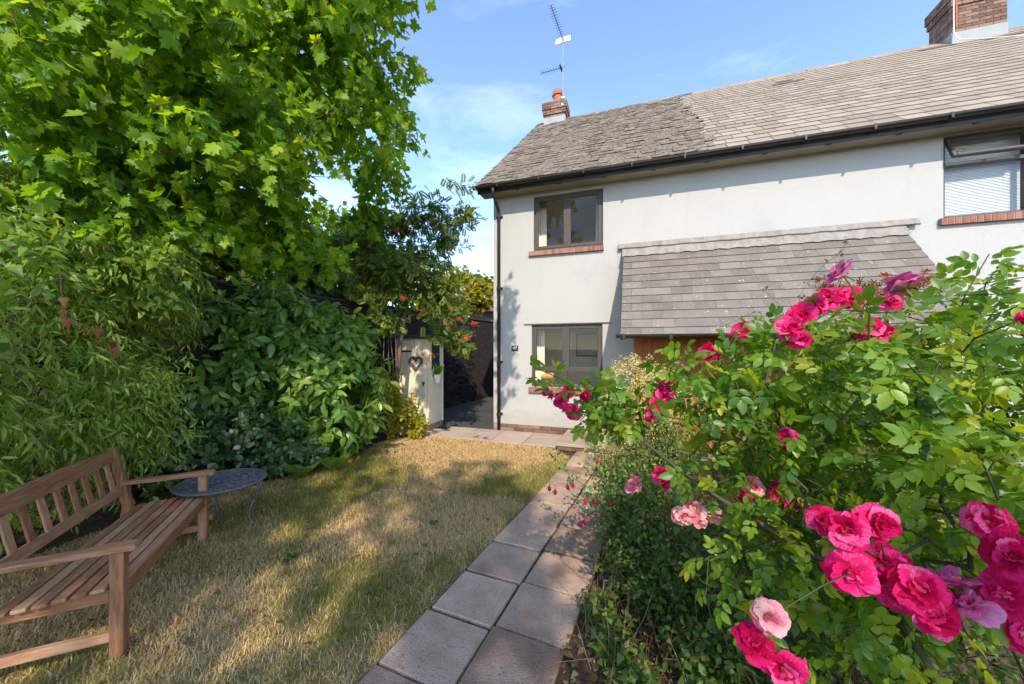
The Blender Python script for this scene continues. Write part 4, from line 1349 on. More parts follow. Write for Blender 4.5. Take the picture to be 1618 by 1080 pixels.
# ------------------------------------------------------------------ ferns
def fern(loc, n, size, label, a0=0.0, spread=6.28):
    root = np.array((*loc, 0.0))
    e = empty('fern', tuple(root)); tag(e, label, 'fern')
    me = tri_mesh('frond', T_FROND[0], T_FROND[1], M['fern'], np.zeros(len(T_FROND[1])))
    a = a0 + spread * (np.arange(n) + .5) / n + rng.normal(size=n) * .12
    D = np.stack([np.cos(a), np.sin(a), 1.5 + .6 * rng.random(n)], 1)
    leaf_objects('frond', me, np.tile(root, (n, 1)), D, np.tile((0, 0, 1.0), (n, 1)), size * rng.uniform(.8, 1.15, n), e, root)


fern((-2.72, 4.72), 9, .40, 'pale green fern with arching fronds to the right of the table', 3.3, 4.6)
fern((-2.42, 5.0), 9, .42, 'fern growing at the foot of the laurel bush by the lawn', 3.0, 4.6)

# ------------------------------------------------------------------ rowan
blobs = [((-1.95, 6.9, 3.3), (.95, .8, .95)), ((-2.6, 7.1, 3.0), (.9, .8, .8)), ((-1.35, 6.8, 2.55), (.62, .6, .62)), ((-.98, 6.9, 4.1), (.40, .35, .45)), ((-1.5, 6.9, 4.2), (.48, .4, .5)), ((-1.3, 6.9, 3.6), (.5, .4, .45)), ((-2.2, 7.0, 4.0), (.6, .5, .5)), ((-.92, 6.9, 3.45), (.33, .35, .3)),
         ((-.98, 6.6, 1.85), (.40, .4, .34)), ((-2.35, 6.8, 2.15), (.40, .4, .35)), ((-3.0, 7.3, 3.7), (.9, .8, .6)), ((-1.35, 6.6, 1.9), (.25, .25, .2))]
P, O = blob_points(blobs, 860, .2, .33, 2.4, .9)
bt = np.array([at(*q) for q in ((724, 295, 6.9), (744, 300, 6.9), (745, 343, 6.9), (738, 388, 6.9), (735, 330, 6.9), (722, 350, 6.9), (716, 388, 6.9), (700, 310, 6.9), (690, 330, 6.9), (710, 400, 6.9), (680, 350, 6.8))])
P = np.concatenate([P, bt, bt + rng.normal(size=bt.shape) * .08]); O = np.concatenate([O, np.tile((.7, -.2, .3), (2 * len(bt), 1))])
L = sprays(P, O, 6, .28, .35, .85, .6, .35, (.15, .23))
stems = [(-2.25, 6.95, 0), (-2.2, 6.93, .6), (-2.16, 6.9, 1.2), (-2.1, 6.9, 1.8), (-2.0, 6.9, 2.4), (-1.9, 6.9, 3.0)]
sk = grow(stems, P, .26, .16, .10, .0026, 2.25, [.06, .055, .05, .042, .035, .025])
rowan = plant('rowan_tree', (-2.25, 6.95, 0), 'rowan tree with feathery leaves and orange berries in front of the shed', 'tree', T_ROWAN, M['rowan'], L, sk, None, 160, split_r=.012)
# extra thin stems rising from its foot
ex = MB()
for k in range(4):
    x, y = -.12 + .06 * k, -.1 + random.uniform(-.1, .1)
    ex.tube([(x * .5, y * .5, 0), (x, y, .6), (x * 1.6 + random.uniform(-.05, .05), y, 1.3), (x * 2.0 + random.uniform(-.15, .15), y, 2.1)], [.016, .014, .011, .006], 6)
ex.build('side_stem', M['bark'], rowan)
bm_ = bmesh.new(); bmesh.ops.create_icosphere(bm_, subdivisions=1, radius=.0055)
bv = np.array([v.co[:] for v in bm_.verts]); bf = np.array([[v.index for v in f.verts] for f in bm_.faces]); bm_.free()
for px, py, Y, sc in ((724, 299, 6.9, 1.1), (746, 303, 6.9, .8), (680, 354, 6.8, 1.2), (626, 363, 6.6, 1.0), (747, 346, 6.9, .8), (741, 390, 6.9, .9), (718, 393, 6.9, .7), (646, 403, 6.6, .9), (608, 471, 6.5, .8), (638, 470, 6.4, 1.0),
                      (671, 491, 6.4, .9), (723, 504, 6.5, .8), (707, 512, 6.4, .9), (736, 534, 6.4, 1.0), (750, 511, 6.6, .9), (682, 562, 6.4, 1.1), (668, 560, 6.9, .6), (583, 588, 6.6, .7), (630, 560, 6.3, .7)):
    c = at(px, py, Y) - np.array((-2.25, 6.95, 0))
    n = int(46 * sc)
    q = rng.normal(size=(n, 3)) * np.array((.045, .045, .022)) * sc + c
    V = (bv[None] * rng.uniform(1.0, 1.6, (n, 1, 1)) + q[:, None]).reshape(-1, 3)
    F = (bf[None] + (np.arange(n) * len(bv))[:, None, None]).reshape(-1, 3)
    link('berry_cluster', tri_mesh('berry_cluster', V, F, M['berry']), rowan)['kind'] = 'stuff'

# yellow-green shrub at the foot of the shed
blobs = [((-2.05, 6.75, .45), (.42, .35, .5)), ((-1.75, 6.8, .25), (.22, .2, .28)), ((-2.3, 6.6, .9), (.35, .35, .45))]
P, O = blob_points(blobs, 260, .4, .25, 2.5, .03)
L = sprays(P, O, 6, .12, .35, .9, .5, .4, (.06, .11))
sk = grow([(-2.05, 6.85, 0), (-2.05, 6.85, .1)], P[rng.random(len(P)) < .6], .2, .12, .05, .0022, 2.3, [.02, .018])
plant('shed_side_shrub', (-2.05, 6.85, 0), 'yellow-green leafy shrub at the foot of the shed door', 'shrub', T_OVAL, M['yellowtree'], L, sk, M['twig'], 40, split_r=0, trunk_name='stems')

# trees far behind the wall
for base, bl_, label, n in (((-5.4, 8.3, 0), [((-5.6, 8.2, 3.5), (1.7, 1.1, 1.5)), ((-4.4, 8.6, 3.1), (1.1, .8, 1.1)), ((-6.6, 7.2, 3.4), (1.4, 1.2, 1.6))], 'dark green tree rising over the boundary wall behind the laurel', 1300),
                            ((-2.2, 15.5, 0), [((-2.3, 15.5, 3.9), (1.5, 1.3, 1.3)), ((-1.2, 15.3, 4.0), (.9, .8, .9)), ((-3.2, 15.5, 3.2), (1.2, 1.2, 1.2))], 'sunlit yellow-green tree behind the dark brick wall by the cottage', 620),
                            ((-6.2, 12.5, 0), [((-6.2, 12.5, 4.3), (2.2, 1.6, 2.4)), ((-4.6, 12.5, 3.6), (1.4, 1.2, 1.6))], 'dense green tree beyond the boundary wall, behind the rowan', 900)):
    P, O = blob_points(bl_, n, .5, .25, 1.2)
    L = sprays(P, O, 8, .4, .4, .9, .5, .4, (.12, .19))
    sk = grow([base, (base[0], base[1], 1.2), (base[0], base[1], 2.4), (base[0], base[1], 3.2)], P[rng.random(len(P)) < .5], .4, .14, .05, .003, 2.3, [.14, .12, .10, .07])
    plant('garden_tree', base, label, 'tree', T_MAPLE, M['yellowtree'] if base[0] > -4 else (M['rowan'] if base[1] < 10 else M['maple']), L, sk, None, 0)

# ------------------------------------------------------------------ trees behind the viewpoint that shade the lawn
for base, bl_, label, n in (((-2.4, -8.0, 0), [((-2.0, -8.0, 9.6), (1.9, 1.4, 2.5))], 'tall leafy tree standing behind the viewpoint to the left', 230),
                            ((.2, -8.3, 0), [((.1, -8.2, 9.6), (1.2, 1.3, 2.4)), ((1.8, -8.2, 8.0), (1.0, 1.0, 1.3), .35)], 'tall leafy tree standing behind the viewpoint to the right', 220)):
    P, O = blob_points(bl_, n, .1, .12, .9)
    L = sprays(P, O, 8, .5, .4, .9, .5, .5, (.16, .26))
    sk = grow([base, (base[0], base[1], 2.0), (base[0], base[1], 4.0), (base[0], base[1], 7.0)], P[rng.random(len(P)) < .4], .5, .14, .05, .004, 2.3, [.2, .17, .14, .1])
    plant('shade_tree', base, label, 'tree', T_IVY, M['maple'], L, sk, None, 0)

# ------------------------------------------------------------------ pale yellow shrub by the porch
blobs = [((1.75, 5.15, .95), (.55, .5, .70)), ((2.15, 5.3, .85), (.55, .5, .62)), ((1.45, 4.75, .45), (.42, .42, .45)), ((1.95, 5.0, .5), (.6, .5, .5))]
P, O = blob_points(blobs, 3600, .72, .1, 3.0, .03)
L = sprays(P, O, 6, .10, -.1, .8, .4, .6, (.018, .034))
sk = grow([(1.8, 5.1, 0), (1.8, 5.1, .25)], P[rng.random(len(P)) < .16], .16, .16, .05, .0017, 2.3, [.03, .025])
plant('golden_shrub', (1.8, 5.1, 0), 'pale yellow fine-leaved shrub in front of the porch', 'shrub', T_DIA, M['golden'], L, sk, M['redtwig'], 0, split_r=0, trunk_name='stems')

# ------------------------------------------------------------------ undergrowth of the right-hand bed
def low_shrub(name, base, blobs, n, m, label, mat, tpl, size, nobj=40, wm=None, shell=.35, gap=.28, cat='shrub', twigfrac=.7, wander=.14):
    P, O = blob_points(blobs, n, shell, gap, 2.6, .02)
    L = sprays(P, O, m, .13, .25, .9, .5, .45, size)
    sk = grow([base, (base[0], base[1], .1)], P[rng.random(len(P)) < twigfrac], .16, wander, .05, .0018, 2.3, [.018, .016])
    return plant(name, base, label, cat, tpl, mat, cull_near(L, .55), sk, wm or M['twig'], nobj, split_r=0, trunk_name='stems')


low_shrub('bed_shrub', (1.15, 2.75, 0), [((1.15, 2.75, .4), (.48, .5, .42)), ((.95, 3.3, .4), (.3, .4, .4))], 420, 7, 'small-leaved green shrub under the roses along the path', M['undergrowth'], T_OVAL, (.028, .05))
low_shrub('bed_shrub', (1.5, 3.9, 0), [((1.5, 3.9, .55), (.5, .6, .55)), ((1.25, 3.6, .3), (.35, .4, .3))], 420, 7, 'leafy green shrub between the fuchsia and the pale yellow shrub', M['undergrowth'], T_OVAL, (.03, .055))
low_shrub('bed_shrub', (1.9, 2.3, 0), [((1.9, 2.3, .55), (.7, .6, .6)), ((2.5, 2.9, .7), (.8, .7, .7))], 560, 7, 'dark twiggy shrub filling the bed below the roses', M['undergrowth'], T_OVAL, (.03, .055))
low_shrub('bed_shrub', (1.2, 1.55, 0), [((1.15, 1.7, .28), (.42, .38, .3)), ((1.55, 1.35, .35), (.5, .4, .36))], 420, 7, 'low dark undergrowth at the bottom of the flower bed near the path', M['undergrowth'], T_OVAL, (.025, .05))
low_shrub('bed_shrub', (.98, 2.15, 0), [((1.0, 2.2, .22), (.35, .4, .24)), ((.95, 1.75, .2), (.25, .3, .2))], 380, 7, 'dense low leafy plant between the path and the rose stems', M['undergrowth'], T_OVAL, (.028, .052))
low_shrub('bed_shrub', (1.6, 1.75, 0), [((1.55, 1.7, .6), (.5, .35, .35)), ((1.2, 2.0, .55), (.35, .35, .28))], 420, 6, 'twiggy half-bare shrub in the shade under the rose canes', M['undergrowth'], T_OVAL, (.028, .05), 40, None, .1, .3, 'shrub', 1.0, .3)
low_shrub('bed_shrub', (3.4, 3.6, 0), [((3.4, 3.6, 1.0), (1.0, .9, 1.0)), ((4.6, 4.4, 1.0), (1.2, 1.0, 1.0)), ((2.6, 4.2, .8), (.6, .7, .8))], 800, 7, 'broad green shrub deep in the bed behind the roses', M['rose_leaf'], T_OVAL, (.05, .08))
# trailing leaves at the path edge
low_shrub('path_edge_plant', (.62, 2.05, 0), [((.54, 2.05, .1), (.2, .4, .14)), ((.58, 1.55, .12), (.24, .35, .16)), ((.80, 2.6, .15), (.22, .45, .18)), ((1.0, 3.2, .16), (.2, .4, .18))], 360, 6, 'straggling leafy plant spilling onto the path edge', M['undergrowth'], T_IVY, (.03, .055), 40)

# Japanese maple with reddish leaves
blobs = [((3.0, 3.1, 2.15), (.55, .4, .22)), ((3.45, 3.2, 2.2), (.3, .3, .2)), ((2.7, 3.0, 2.1), (.35, .3, .25))]
P, O = blob_points(blobs, 95, .2, .2, 2.5)
L = sprays(P, O, 4, .10, .2, .9, .7, .3, (.04, .065))
sk = grow([(3.1, 3.2, 0), (3.1, 3.2, .7), (3.08, 3.15, 1.4)], P, .2, .14, .03, .0015, 2.3, [.016, .014, .01])
plant('red_leaved_maple', (3.1, 3.2, 0), 'slender small maple with reddish star-shaped leaves behind the roses', 'tree', T_STAR, M['redmaple'], L, sk, M['twig'], 60, split_r=0, trunk_name='stems')

# cotoneaster with long sprays in front of the canopy
root = np.array((2.0, 2.6, 0.0))
tips = np.array([at(*q) for q in ((1338, 382, 2.6), (1290, 430, 2.6), (1262, 470, 2.6), (1205, 455, 2.55), (1150, 512, 2.5), (1175, 500, 2.5), (1200, 490, 2.5), (1240, 500, 2.55), (1230, 480, 2.5), (1215, 520, 2.5), (1290, 490, 2.6), (1255, 520, 2.6), (1180, 530, 2.5))])
sk = grow([root, root + (0, 0, .5), root + (-.05, 0, 1.1), tuple(at(1240, 560, 2.55))], tips, .09, .16, .03, .0016, 2.3, [.012, .011, .008, .006])
A, par, r = sk
ok = (A[:, 2] > 1.66)
Pp = np.repeat(A[ok], 3, 0) + rng.normal(size=(ok.sum() * 3, 3)) * .018
Dd = rng.normal(size=Pp.shape) + np.array((0, 0, .2))
plant('cotoneaster', tuple(root), 'wispy shrub with long thin sprays of tiny dark leaves against the slate canopy', 'shrub', T_OVAL, M['undergrowth'],
      (Pp, Dd, rng.normal(size=Pp.shape) + np.array((0, -.4, .8)), rng.uniform(.022, .04, len(Pp))), sk, M['twig'], 60, split_r=0, trunk_name='stems')

# fuchsia by the path
root = np.array((.92, 2.9, 0.0))
tips = np.array([at(*q) for q in ((876, 722, 3.0), (886, 735, 3.0), (905, 755, 3.0), (925, 735, 3.05), (935, 720, 3.05), (950, 740, 3.1), (930, 770, 3.0), (945, 790, 3.0), (915, 790, 2.95), (965, 760, 3.1), (975, 780, 3.05), (925, 815, 2.9), (955, 820, 2.95), (985, 800, 3.0), (990, 740, 3.2), (945, 705, 3.2), (960, 695, 3.3))])
sk = grow([root, root + (-.03, .0, .2), tuple(at(950, 800, 2.95))], tips, .08, .14, .06, .0016, 2.3, [.009, .008, .007])
A, par, r = sk
ok = A[:, 2] > .42
Pp = np.repeat(A[ok], 12, 0) + rng.normal(size=(ok.sum() * 12, 3)) * .03
fu = plant('fuchsia', tuple(root), 'fuchsia with drooping red flowers leaning over the paved path', 'shrub', T_OVAL, M['laurel'],
           (Pp, rng.normal(size=Pp.shape) + np.array((0, 0, -.1)), rng.normal(size=Pp.shape) * .5 + np.array((0, -.3, .9)), rng.uniform(.03, .055, len(Pp))), sk, M['twig'], 80, split_r=0, trunk_name='stems')
for px, py, Y in ((877, 771, 2.95), (868, 765, 2.95), (897, 763, 3.0), (905, 760, 3.0), (925, 785, 2.95), (939, 786, 2.95), (917, 822, 2.85), (924, 818, 2.85), (945, 724, 3.2), (932, 690, 3.4), (962, 790, 3.0)):
    f = MB()
    f.lathe([(.002, .0), (.005, -.008), (.006, -.016), (.011, -.026), (.014, -.036), (.011, -.048), (.004, -.054), (0, -.055)], 8)
    for k in range(4):
        a = k * 1.57 + .4
        f.add([(.004 * math.cos(a), .004 * math.sin(a), -.014), (.022 * math.cos(a + .25), .022 * math.sin(a + .25), -.026), (.030 * math.cos(a), .030 * math.sin(a), -.038), (.022 * math.cos(a - .25), .022 * math.sin(a - .25), -.026)], [(0, 1, 2, 3)])
    f.tube([(0, 0, 0), (.002, 0, .03)], .0012, 4).tube([(0, 0, -.05), (.002, 0, -.085)], .0012, 4)
    f.build('flower', M['fuchsia'], fu, loc=tuple(at(px, py, Y) - root), smooth=True)

# ------------------------------------------------------------------ climbing rose in the right foreground
root = np.array((1.55, 1.15, 0.0))
FL = [  # px, py, distance, size, kind
    (1216, 975, 0.83, 0.078, 2), (1192, 1020, 0.83, 0.075, 0), (1238, 1052, 0.8, 0.088, 1),
    (1338, 838, 0.88, 0.088, 0), (1385, 826, 0.88, 0.088, 1), (1345, 905, 0.85, 0.088, 0), (1400, 890, 0.9, 0.083, 0), (1450, 930, 0.83, 0.088, 0), (1500, 925, 0.83, 0.088, 3), (1300, 822, 0.94, 0.064, 0), (1478, 975, 0.8, 0.083, 0),
    (1560, 825, 0.83, 0.083, 0), (1602, 880, 0.78, 0.088, 1), (1590, 940, 0.8, 0.088, 0), (1530, 960, 0.8, 0.088, 3), (1614, 1000, 0.78, 0.083, 1), (1420, 940, 0.88, 0.074, 0),
    (1330, 432, 1.1, 0.085, 3), (1428, 452, 1.05, 0.085, 3), (1345, 470, 1.2, 0.075, 0), (1312, 472, 1.2, 0.07, 0), (1290, 482, 1.2, 0.07, 0), (1268, 496, 1.2, 0.075, 0), (1250, 518, 1.2, 0.08, 1), (1262, 534, 1.2, 0.06, 0), (1372, 520, 1.2, 0.075, 0), (1392, 528, 1.2, 0.07, 1), (1405, 478, 1.2, 0.06, 0),
    (1172, 522, 1.5, 0.07, 0), (1120, 556, 1.6, 0.085, 1), (1105, 565, 1.6, 0.06, 0), (1160, 530, 1.5, 0.05, 1), (1612, 505, 0.9, 0.05, 0),
    (1072, 578, 1.5, 0.05, 3), (1058, 600, 1.5, 0.04, 3), (1050, 622, 1.45, 0.075, 0), (1040, 640, 1.45, 0.075, 0), (1030, 655, 1.45, 0.06, 0), (1055, 608, 1.45, 0.06, 1),
    (976, 606, 1.5, 0.05, 0), (963, 618, 1.5, 0.035, 0), (900, 618, 1.5, 0.055, 0), (888, 632, 1.5, 0.075, 1), (870, 625, 1.5, 0.05, 1), (908, 650, 1.5, 0.065, 1), (893, 645, 1.5, 0.06, 1), (862, 618, 1.5, 0.04, 1), (925, 625, 1.5, 0.05, 0),
    (1246, 692, 1.2, 0.07, 0), (1240, 705, 1.2, 0.05, 0), (1044, 750, 1.6, 0.075, 1), (1052, 762, 1.6, 0.06, 1), (1003, 764, 1.9, 0.075, 2), (996, 772, 1.9, 0.06, 2), (1098, 808, 1.5, 0.09, 2), (1078, 815, 1.5, 0.075, 2), (1130, 815, 1.5, 0.07, 2), (1105, 822, 1.5, 0.06, 2),
    (1190, 768, 1.4, 0.075, 2), (1222, 778, 1.4, 0.075, 0), (1255, 800, 1.4, 0.07, 0), (1180, 785, 1.4, 0.06, 0), (1232, 770, 1.4, 0.06, 1), (1205, 655, 1.4, 0.05, 0), (1130, 770, 1.7, 0.05, 0), (1010, 665, 1.9, 0.03, 0), (1300, 600, 1.3, 0.04, 1), (1150, 600, 1.6, 0.04, 0)]
fpos = np.array([at(q[0], q[1], q[2]) for q in FL])
blobs = [((1.15, 1.35, 1.62), (.62, .45, .22)), ((.92, 1.45, 1.47), (.28, .3, .2)), ((1.35, 1.15, 1.45), (.55, .35, .40)), ((1.05, 1.5, 1.2), (.45, .35, .32)), ((1.75, 1.45, 1.7), (.55, .45, .35)), ((1.55, 1.15, 1.0), (.55, .4, .4)),
         ((.45, 1.5, 1.42), (.22, .16, .14)), ((1.15, 1.3, .85), (.5, .35, .3)), ((1.9, 1.2, 1.3), (.6, .4, .5)), ((1.05, .80, 1.42), (.26, .14, .14)), ((1.2, .85, 1.25), (.3, .16, .2)), ((1.0, 1.0, .8), (.2, .15, .12))]
P, O = blob_points(blobs, 900, .15, .24, 3.0, .3)
arch = np.array([at(*q) for q in ((850, 583, 1.5), (868, 590, 1.5), (890, 600, 1.5), (915, 615, 1.5), (935, 630, 1.5), (960, 640, 1.5), (990, 655, 1.5), (925, 655, 1.5), (938, 665, 1.5), (955, 605, 1.5), (945, 650, 1.48))])
P = np.concatenate([P, arch]); O = np.concatenate([O, np.tile((-.6, -.3, .5), (len(arch), 1))])
L = sprays(P, O, 4, .10, .25, .8, .5, .5, (.065, .125))
canes = [root, root + (-.1, 0, .35), root + (-.2, .02, .62), tuple(at(1400, 940, 1.2)), tuple(at(1240, 850, 1.3)), tuple(at(1110, 770, 1.4)), tuple(at(1020, 700, 1.5))]
bare, _ = blob_points([((1.35, 1.25, 1.15), (.6, .4, .45)), ((1.6, 1.1, .7), (.5, .35, .4))], 150, .1, 0, 2, .3)
sk = grow(canes, np.concatenate([P, fpos, bare]), .10, .16, .05, .0017, 2.3, [.02, .018, .016, .014, .012, .009, .006], along=.5)
rose = plant('climbing_rose', tuple(root), 'climbing rose with magenta and pink flowers filling the right foreground', 'rose bush', T_ROSE, M['rose_leaf'], cull_near(L, .62), sk, M['cane'], 300, split_r=0, trunk_name='canes')


def petal_mesh(mat, w=.55, cup=.35, curl=.25, nu=7, nv=6, ph=0.0):
    V, F = [], []
    for j in range(nv):
        v = j / (nv - 1)
        ww = w * (math.sin(math.pi * (0.10 + .62 * v)) ** .7) * (1 if j else .35)
        for i in range(nu):
            u = i / (nu - 1) * 2 - 1
            edge = 1 - .10 * u * u - (.05 if abs(u) < .3 and j == nv - 1 else 0)
            V.append((ww * u, v * edge, cup * (v * v) * .8 + .28 * u * u * ww + (-curl * max(0, v - .72) * 2.2) + .035 * math.sin(5 * u + 3 * v) + .06 * v * v * v * math.sin(9 * u + 1.3 * ph)))
    for j in range(nv - 1):
        for i in range(nu - 1):
            a = j * nu + i
            F += [(a, a + 1, a + nu + 1), (a, a + nu + 1, a + nu)]
    return tri_mesh('petal', np.array(V), np.array(F), mat, np.zeros(len(F)))


PM = {k: [petal_mesh(m, .55, .45, .3, ph=1), petal_mesh(m, .62, .2, .5, ph=2), petal_mesh(m, .5, .6, .05, ph=4)] for k, m in ((0, M['petal']), (1, M['petal']), (2, M['petal_pale']), (3, M['petal_mauve']))}
for (px, py, Y, size, kind), c in zip(FL, fpos):
    loc = c - root
    view = norm(np.array((0, 0, CAM_H)) - c)
    ax = norm(view * .75 + np.array((-.15, -.25, .35)) + rng.normal(size=3) * .42)
    if kind == 3: ax = norm(np.array((-.1, .3, .9)) + rng.normal(size=3) * .2)
    rot = Vector(ax).to_track_quat('Z', 'Y').to_euler()
    rr = size * .5
    f = MB().lathe([(0, -.10 * rr), (.16 * rr, -.05 * rr), (.17 * rr, .08 * rr), (.1 * rr, .2 * rr), (0, .22 * rr)], 8)
    fo = f.build('flower', M['stamen'], rose, loc=tuple(loc), rot=rot, smooth=True)
    rings = random.choice(([(6, 1.05, .10, 1), (5, .88, .55, 0), (5, .66, .95, 0), (3, .45, 1.25, 2)], [(5, 1.15, .05, 1), (5, .95, .4, 0), (4, .6, .9, 2)], [(7, 1.0, .25, 1), (6, .85, .6, 1), (4, .6, .95, 0)]))
    if size <= .05 and random.random() < .7: rings = [(4, 1.1, 1.25, 2), (3, 1.0, 1.45, 2)]
    elif size * 580 / Y < 25: rings = [(5, 1.0, .25, 1), (4, .75, .8, 0)]
    for n, ln, tilt, mk in rings:
        a0 = random.uniform(0, 6)
        for i in range(n):
            a = a0 + 2 * math.pi * i / n + random.uniform(-.22, .22)
            m = Matrix.Rotation(a, 4, 'Z') @ Matrix.Rotation(tilt + random.uniform(-.42, .42), 4, 'X') @ Matrix.Rotation(random.uniform(-.5, .5), 4, 'Y')
            p = bpy.data.objects.new('petal', PM[kind][mk]); COL.objects.link(p); p.parent = fo
            p.matrix_basis = m @ Matrix.Diagonal((rr * ln * random.uniform(.85, 1.2), rr * ln * random.uniform(.9, 1.12), rr * ln, 1))
    cal = MB()
    for k in range(5):
        a = k * 1.2566
        cal.add([(0, 0, -.1 * rr), (.5 * rr * math.cos(a - .3), .5 * rr * math.sin(a - .3), -.16 * rr), (.85 * rr * math.cos(a), .85 * rr * math.sin(a), -.28 * rr), (.5 * rr * math.cos(a + .3), .5 * rr * math.sin(a + .3), -.16 * rr)], [(0, 1, 2, 3)])
    cal.tube([(0, 0, -.06 * rr), (0, 0, -.9 * rr)], .0022, 5)
    cal.build('calyx', M['rose_leaf'], fo)

# ------------------------------------------------------------------ grass
def in_poly(x, y, poly):
    c = np.zeros(len(x), bool); j = len(poly) - 1
    for i in range(len(poly)):
        xi, yi = poly[i]; xj, yj = poly[j]
        c ^= ((yi > y) != (yj > y)) & (x < (xj - xi) * (y - yi) / (yj - yi + 1e-12) + xi); j = i
    return c


def grass(n, ymin, ymax, h, w, name):
    x = rng.uniform(-4.2, 1.4, n * 3); y = ymin + (ymax - ymin) * rng.random(n * 3) ** 1.0
    k = in_poly(x, y, LAWN)
    x, y = x[k][:n], y[k][:n]; n = len(x)
    P3 = np.stack([x, y, np.zeros(n)], 1)
    g = .55 * vnoise(P3 + 11, .9) + .30 * vnoise(P3 + 3, 2.6) + .15 * vnoise(P3 + 7, 7)
    g = g + .10 * np.clip((y - 3.2) / 2, 0, 1) * np.clip((5.6 - y), 0, 1) - .16 * np.clip(y - 5.2, 0, 1) + .08 * np.clip(-x - 1.5, 0, 1)
    green = g + rng.normal(size=n) * .10 > .55
    a = rng.random(n) * 6.283
    lean = np.where(green, rng.uniform(.25, 1.0, n), rng.uniform(.6, 1.5, n))
    L = h * rng.uniform(.5, 1.3, n) * (0.75 + .7 * vnoise(P3 + 19, 3.0))
    d = np.stack([np.cos(a), np.sin(a), 0 * a], 1); s = np.stack([-np.sin(a), np.cos(a), 0 * a], 1)
    up = np.array((0, 0, 1.0))
    mid = P3 + (d * np.sin(lean * .55)[:, None] + up * np.cos(lean * .55)[:, None]) * (L * .5)[:, None]
    tip = mid + (d * np.sin(lean * 1.15)[:, None] + up * np.cos(lean * 1.15)[:, None]) * (L * .5)[:, None]
    tip[:, 2] = np.maximum(tip[:, 2], .004)
    ww = (w * rng.uniform(.6, 1.3, n))[:, None]
    V = np.stack([P3 - s * ww, P3 + s * ww, mid + s * ww * .8, mid - s * ww * .8, tip], 1).reshape(-1, 3)
    F = np.array([(0, 1, 2), (0, 2, 3), (3, 2, 4)])
    FF = (F[None] + (np.arange(n) * 5)[:, None, None]).reshape(-1, 3)
    rn = np.where(green, .02 + .42 * rng.random(n), .5 + .48 * rng.random(n))
    o = link(name, tri_mesh(name, V, FF, M['grassblade'], np.repeat(rn, 3)), None)
    tag(o, 'patchy dry lawn grass, green in places and straw coloured in others', 'grass', kind='stuff')
    return o


def grassmat():
    m, nt, b = principled('grass_blade')
    a = nt.nodes.new('ShaderNodeAttribute'); a.attribute_name = 'rnd'
    r = ramp_node(nt, [(.14, .15, .026), (.28, .26, .05), (.40, .32, .085), (.46, .29, .12), (.70, .48, .225), (.84, .64, .36)], [0, .3, .46, .5, .8, 1])
    nt.links.new(a.outputs['Fac'], r.inputs['Fac']); nt.links.new(r.outputs['Color'], b.inputs['Base Color'])
    b.inputs['Roughness'].default_value = .6; b.inputs['Specular IOR Level'].default_value = .2
    t = nt.nodes.new('ShaderNodeBsdfTranslucent'); nt.links.new(r.outputs['Color'], t.inputs['Color'])
    x = nt.nodes.new('ShaderNodeMixShader'); x.inputs['Fac'].default_value = .25
    nt.links.new(b.outputs['BSDF'], x.inputs[1]); nt.links.new(t.outputs['BSDF'], x.inputs[2]); nt.links.new(x.outputs[0], nt.nodes['Material Output'].inputs['Surface'])
    return m


M['grassblade'] = grassmat()
grass(210000, .9, 6.9, .043, .0022, 'lawn_grass')

# longer dry strands and tufts
def strands(n, name, label, h, green):
    x = rng.uniform(-4.2, 1.4, n * 4); y = rng.uniform(.9, 6.4, n * 4)
    k = in_poly(x, y, LAWN) & (vnoise(np.stack([x, y, 0 * x], 1) + 5, 4.0) > .55)
    x, y = x[k][:n], y[k][:n]; n = len(x)
    a = rng.random(n) * 6.283
    P = np.stack([x, y, rng.uniform(.0, .02, n)], 1)
    D = np.stack([np.cos(a), np.sin(a), np.where(rng.random(n) < .5, .2, 1.0) * rng.random(n)], 1)
    V = np.array([(-.012, 0, 0), (.012, 0, 0), (.012, .35, .06), (-.012, .35, .06), (.008, .7, .06), (-.008, .7, .06), (0, 1, 0)]); F = np.array([(0, 1, 2), (0, 2, 3), (3, 2, 4), (3, 4, 5), (5, 4, 6)])
    o = scatter(name, (V, F), P, D, np.tile((0, 0, 1.0), (n, 1)), rng.uniform(h * .5, h * 1.3, n), M['grassblade'], None, np.zeros(3), rnd=(.05 + .4 * rng.random(n)) if green else (.55 + .45 * rng.random(n)))
    tag(o, label, 'grass', kind='stuff')


strands(15000, 'straw_strands', 'long dry straw strands lying on the lawn', .075, False)
strands(3000, 'green_grass_tufts', 'fresh green grass tufts standing in the dry lawn', .06, True)

# broad-leaved weeds in the lawn, each a rosette of its own leaves
wm_ = tri_mesh('leaf', T_OVAL[0], T_OVAL[1], M['undergrowth'], np.zeros(len(T_OVAL[1])))
WEED = ((-.95, 2.5, 'nearest the path in the foreground'), (-1.75, 2.9, 'to the right of the bench'), (-.75, 3.5, 'by the middle of the path edge'), (-1.6, 4.3, 'in the green middle of the lawn'), (-2.2, 4.6, 'near the ferns'), (-.3, 4.6, 'near the far path edge'))
for wx, wy, ws in WEED:
    root = np.array((wx, wy, 0.0)); n = 9
    e = empty('lawn_weed', tuple(root)); tag(e, 'small flat green weed growing in the lawn ' + ws, 'weed', 'weeds in the lawn')
    a = rng.random() * 6 + np.arange(n) * 2.4
    leaf_objects('leaf', wm_, np.tile(root + (0, 0, .012), (n, 1)), np.stack([np.cos(a), np.sin(a), .25 + .5 * rng.random(n)], 1), np.tile((0, 0, 1.0), (n, 1)), rng.uniform(.04, .075, n), e, root)

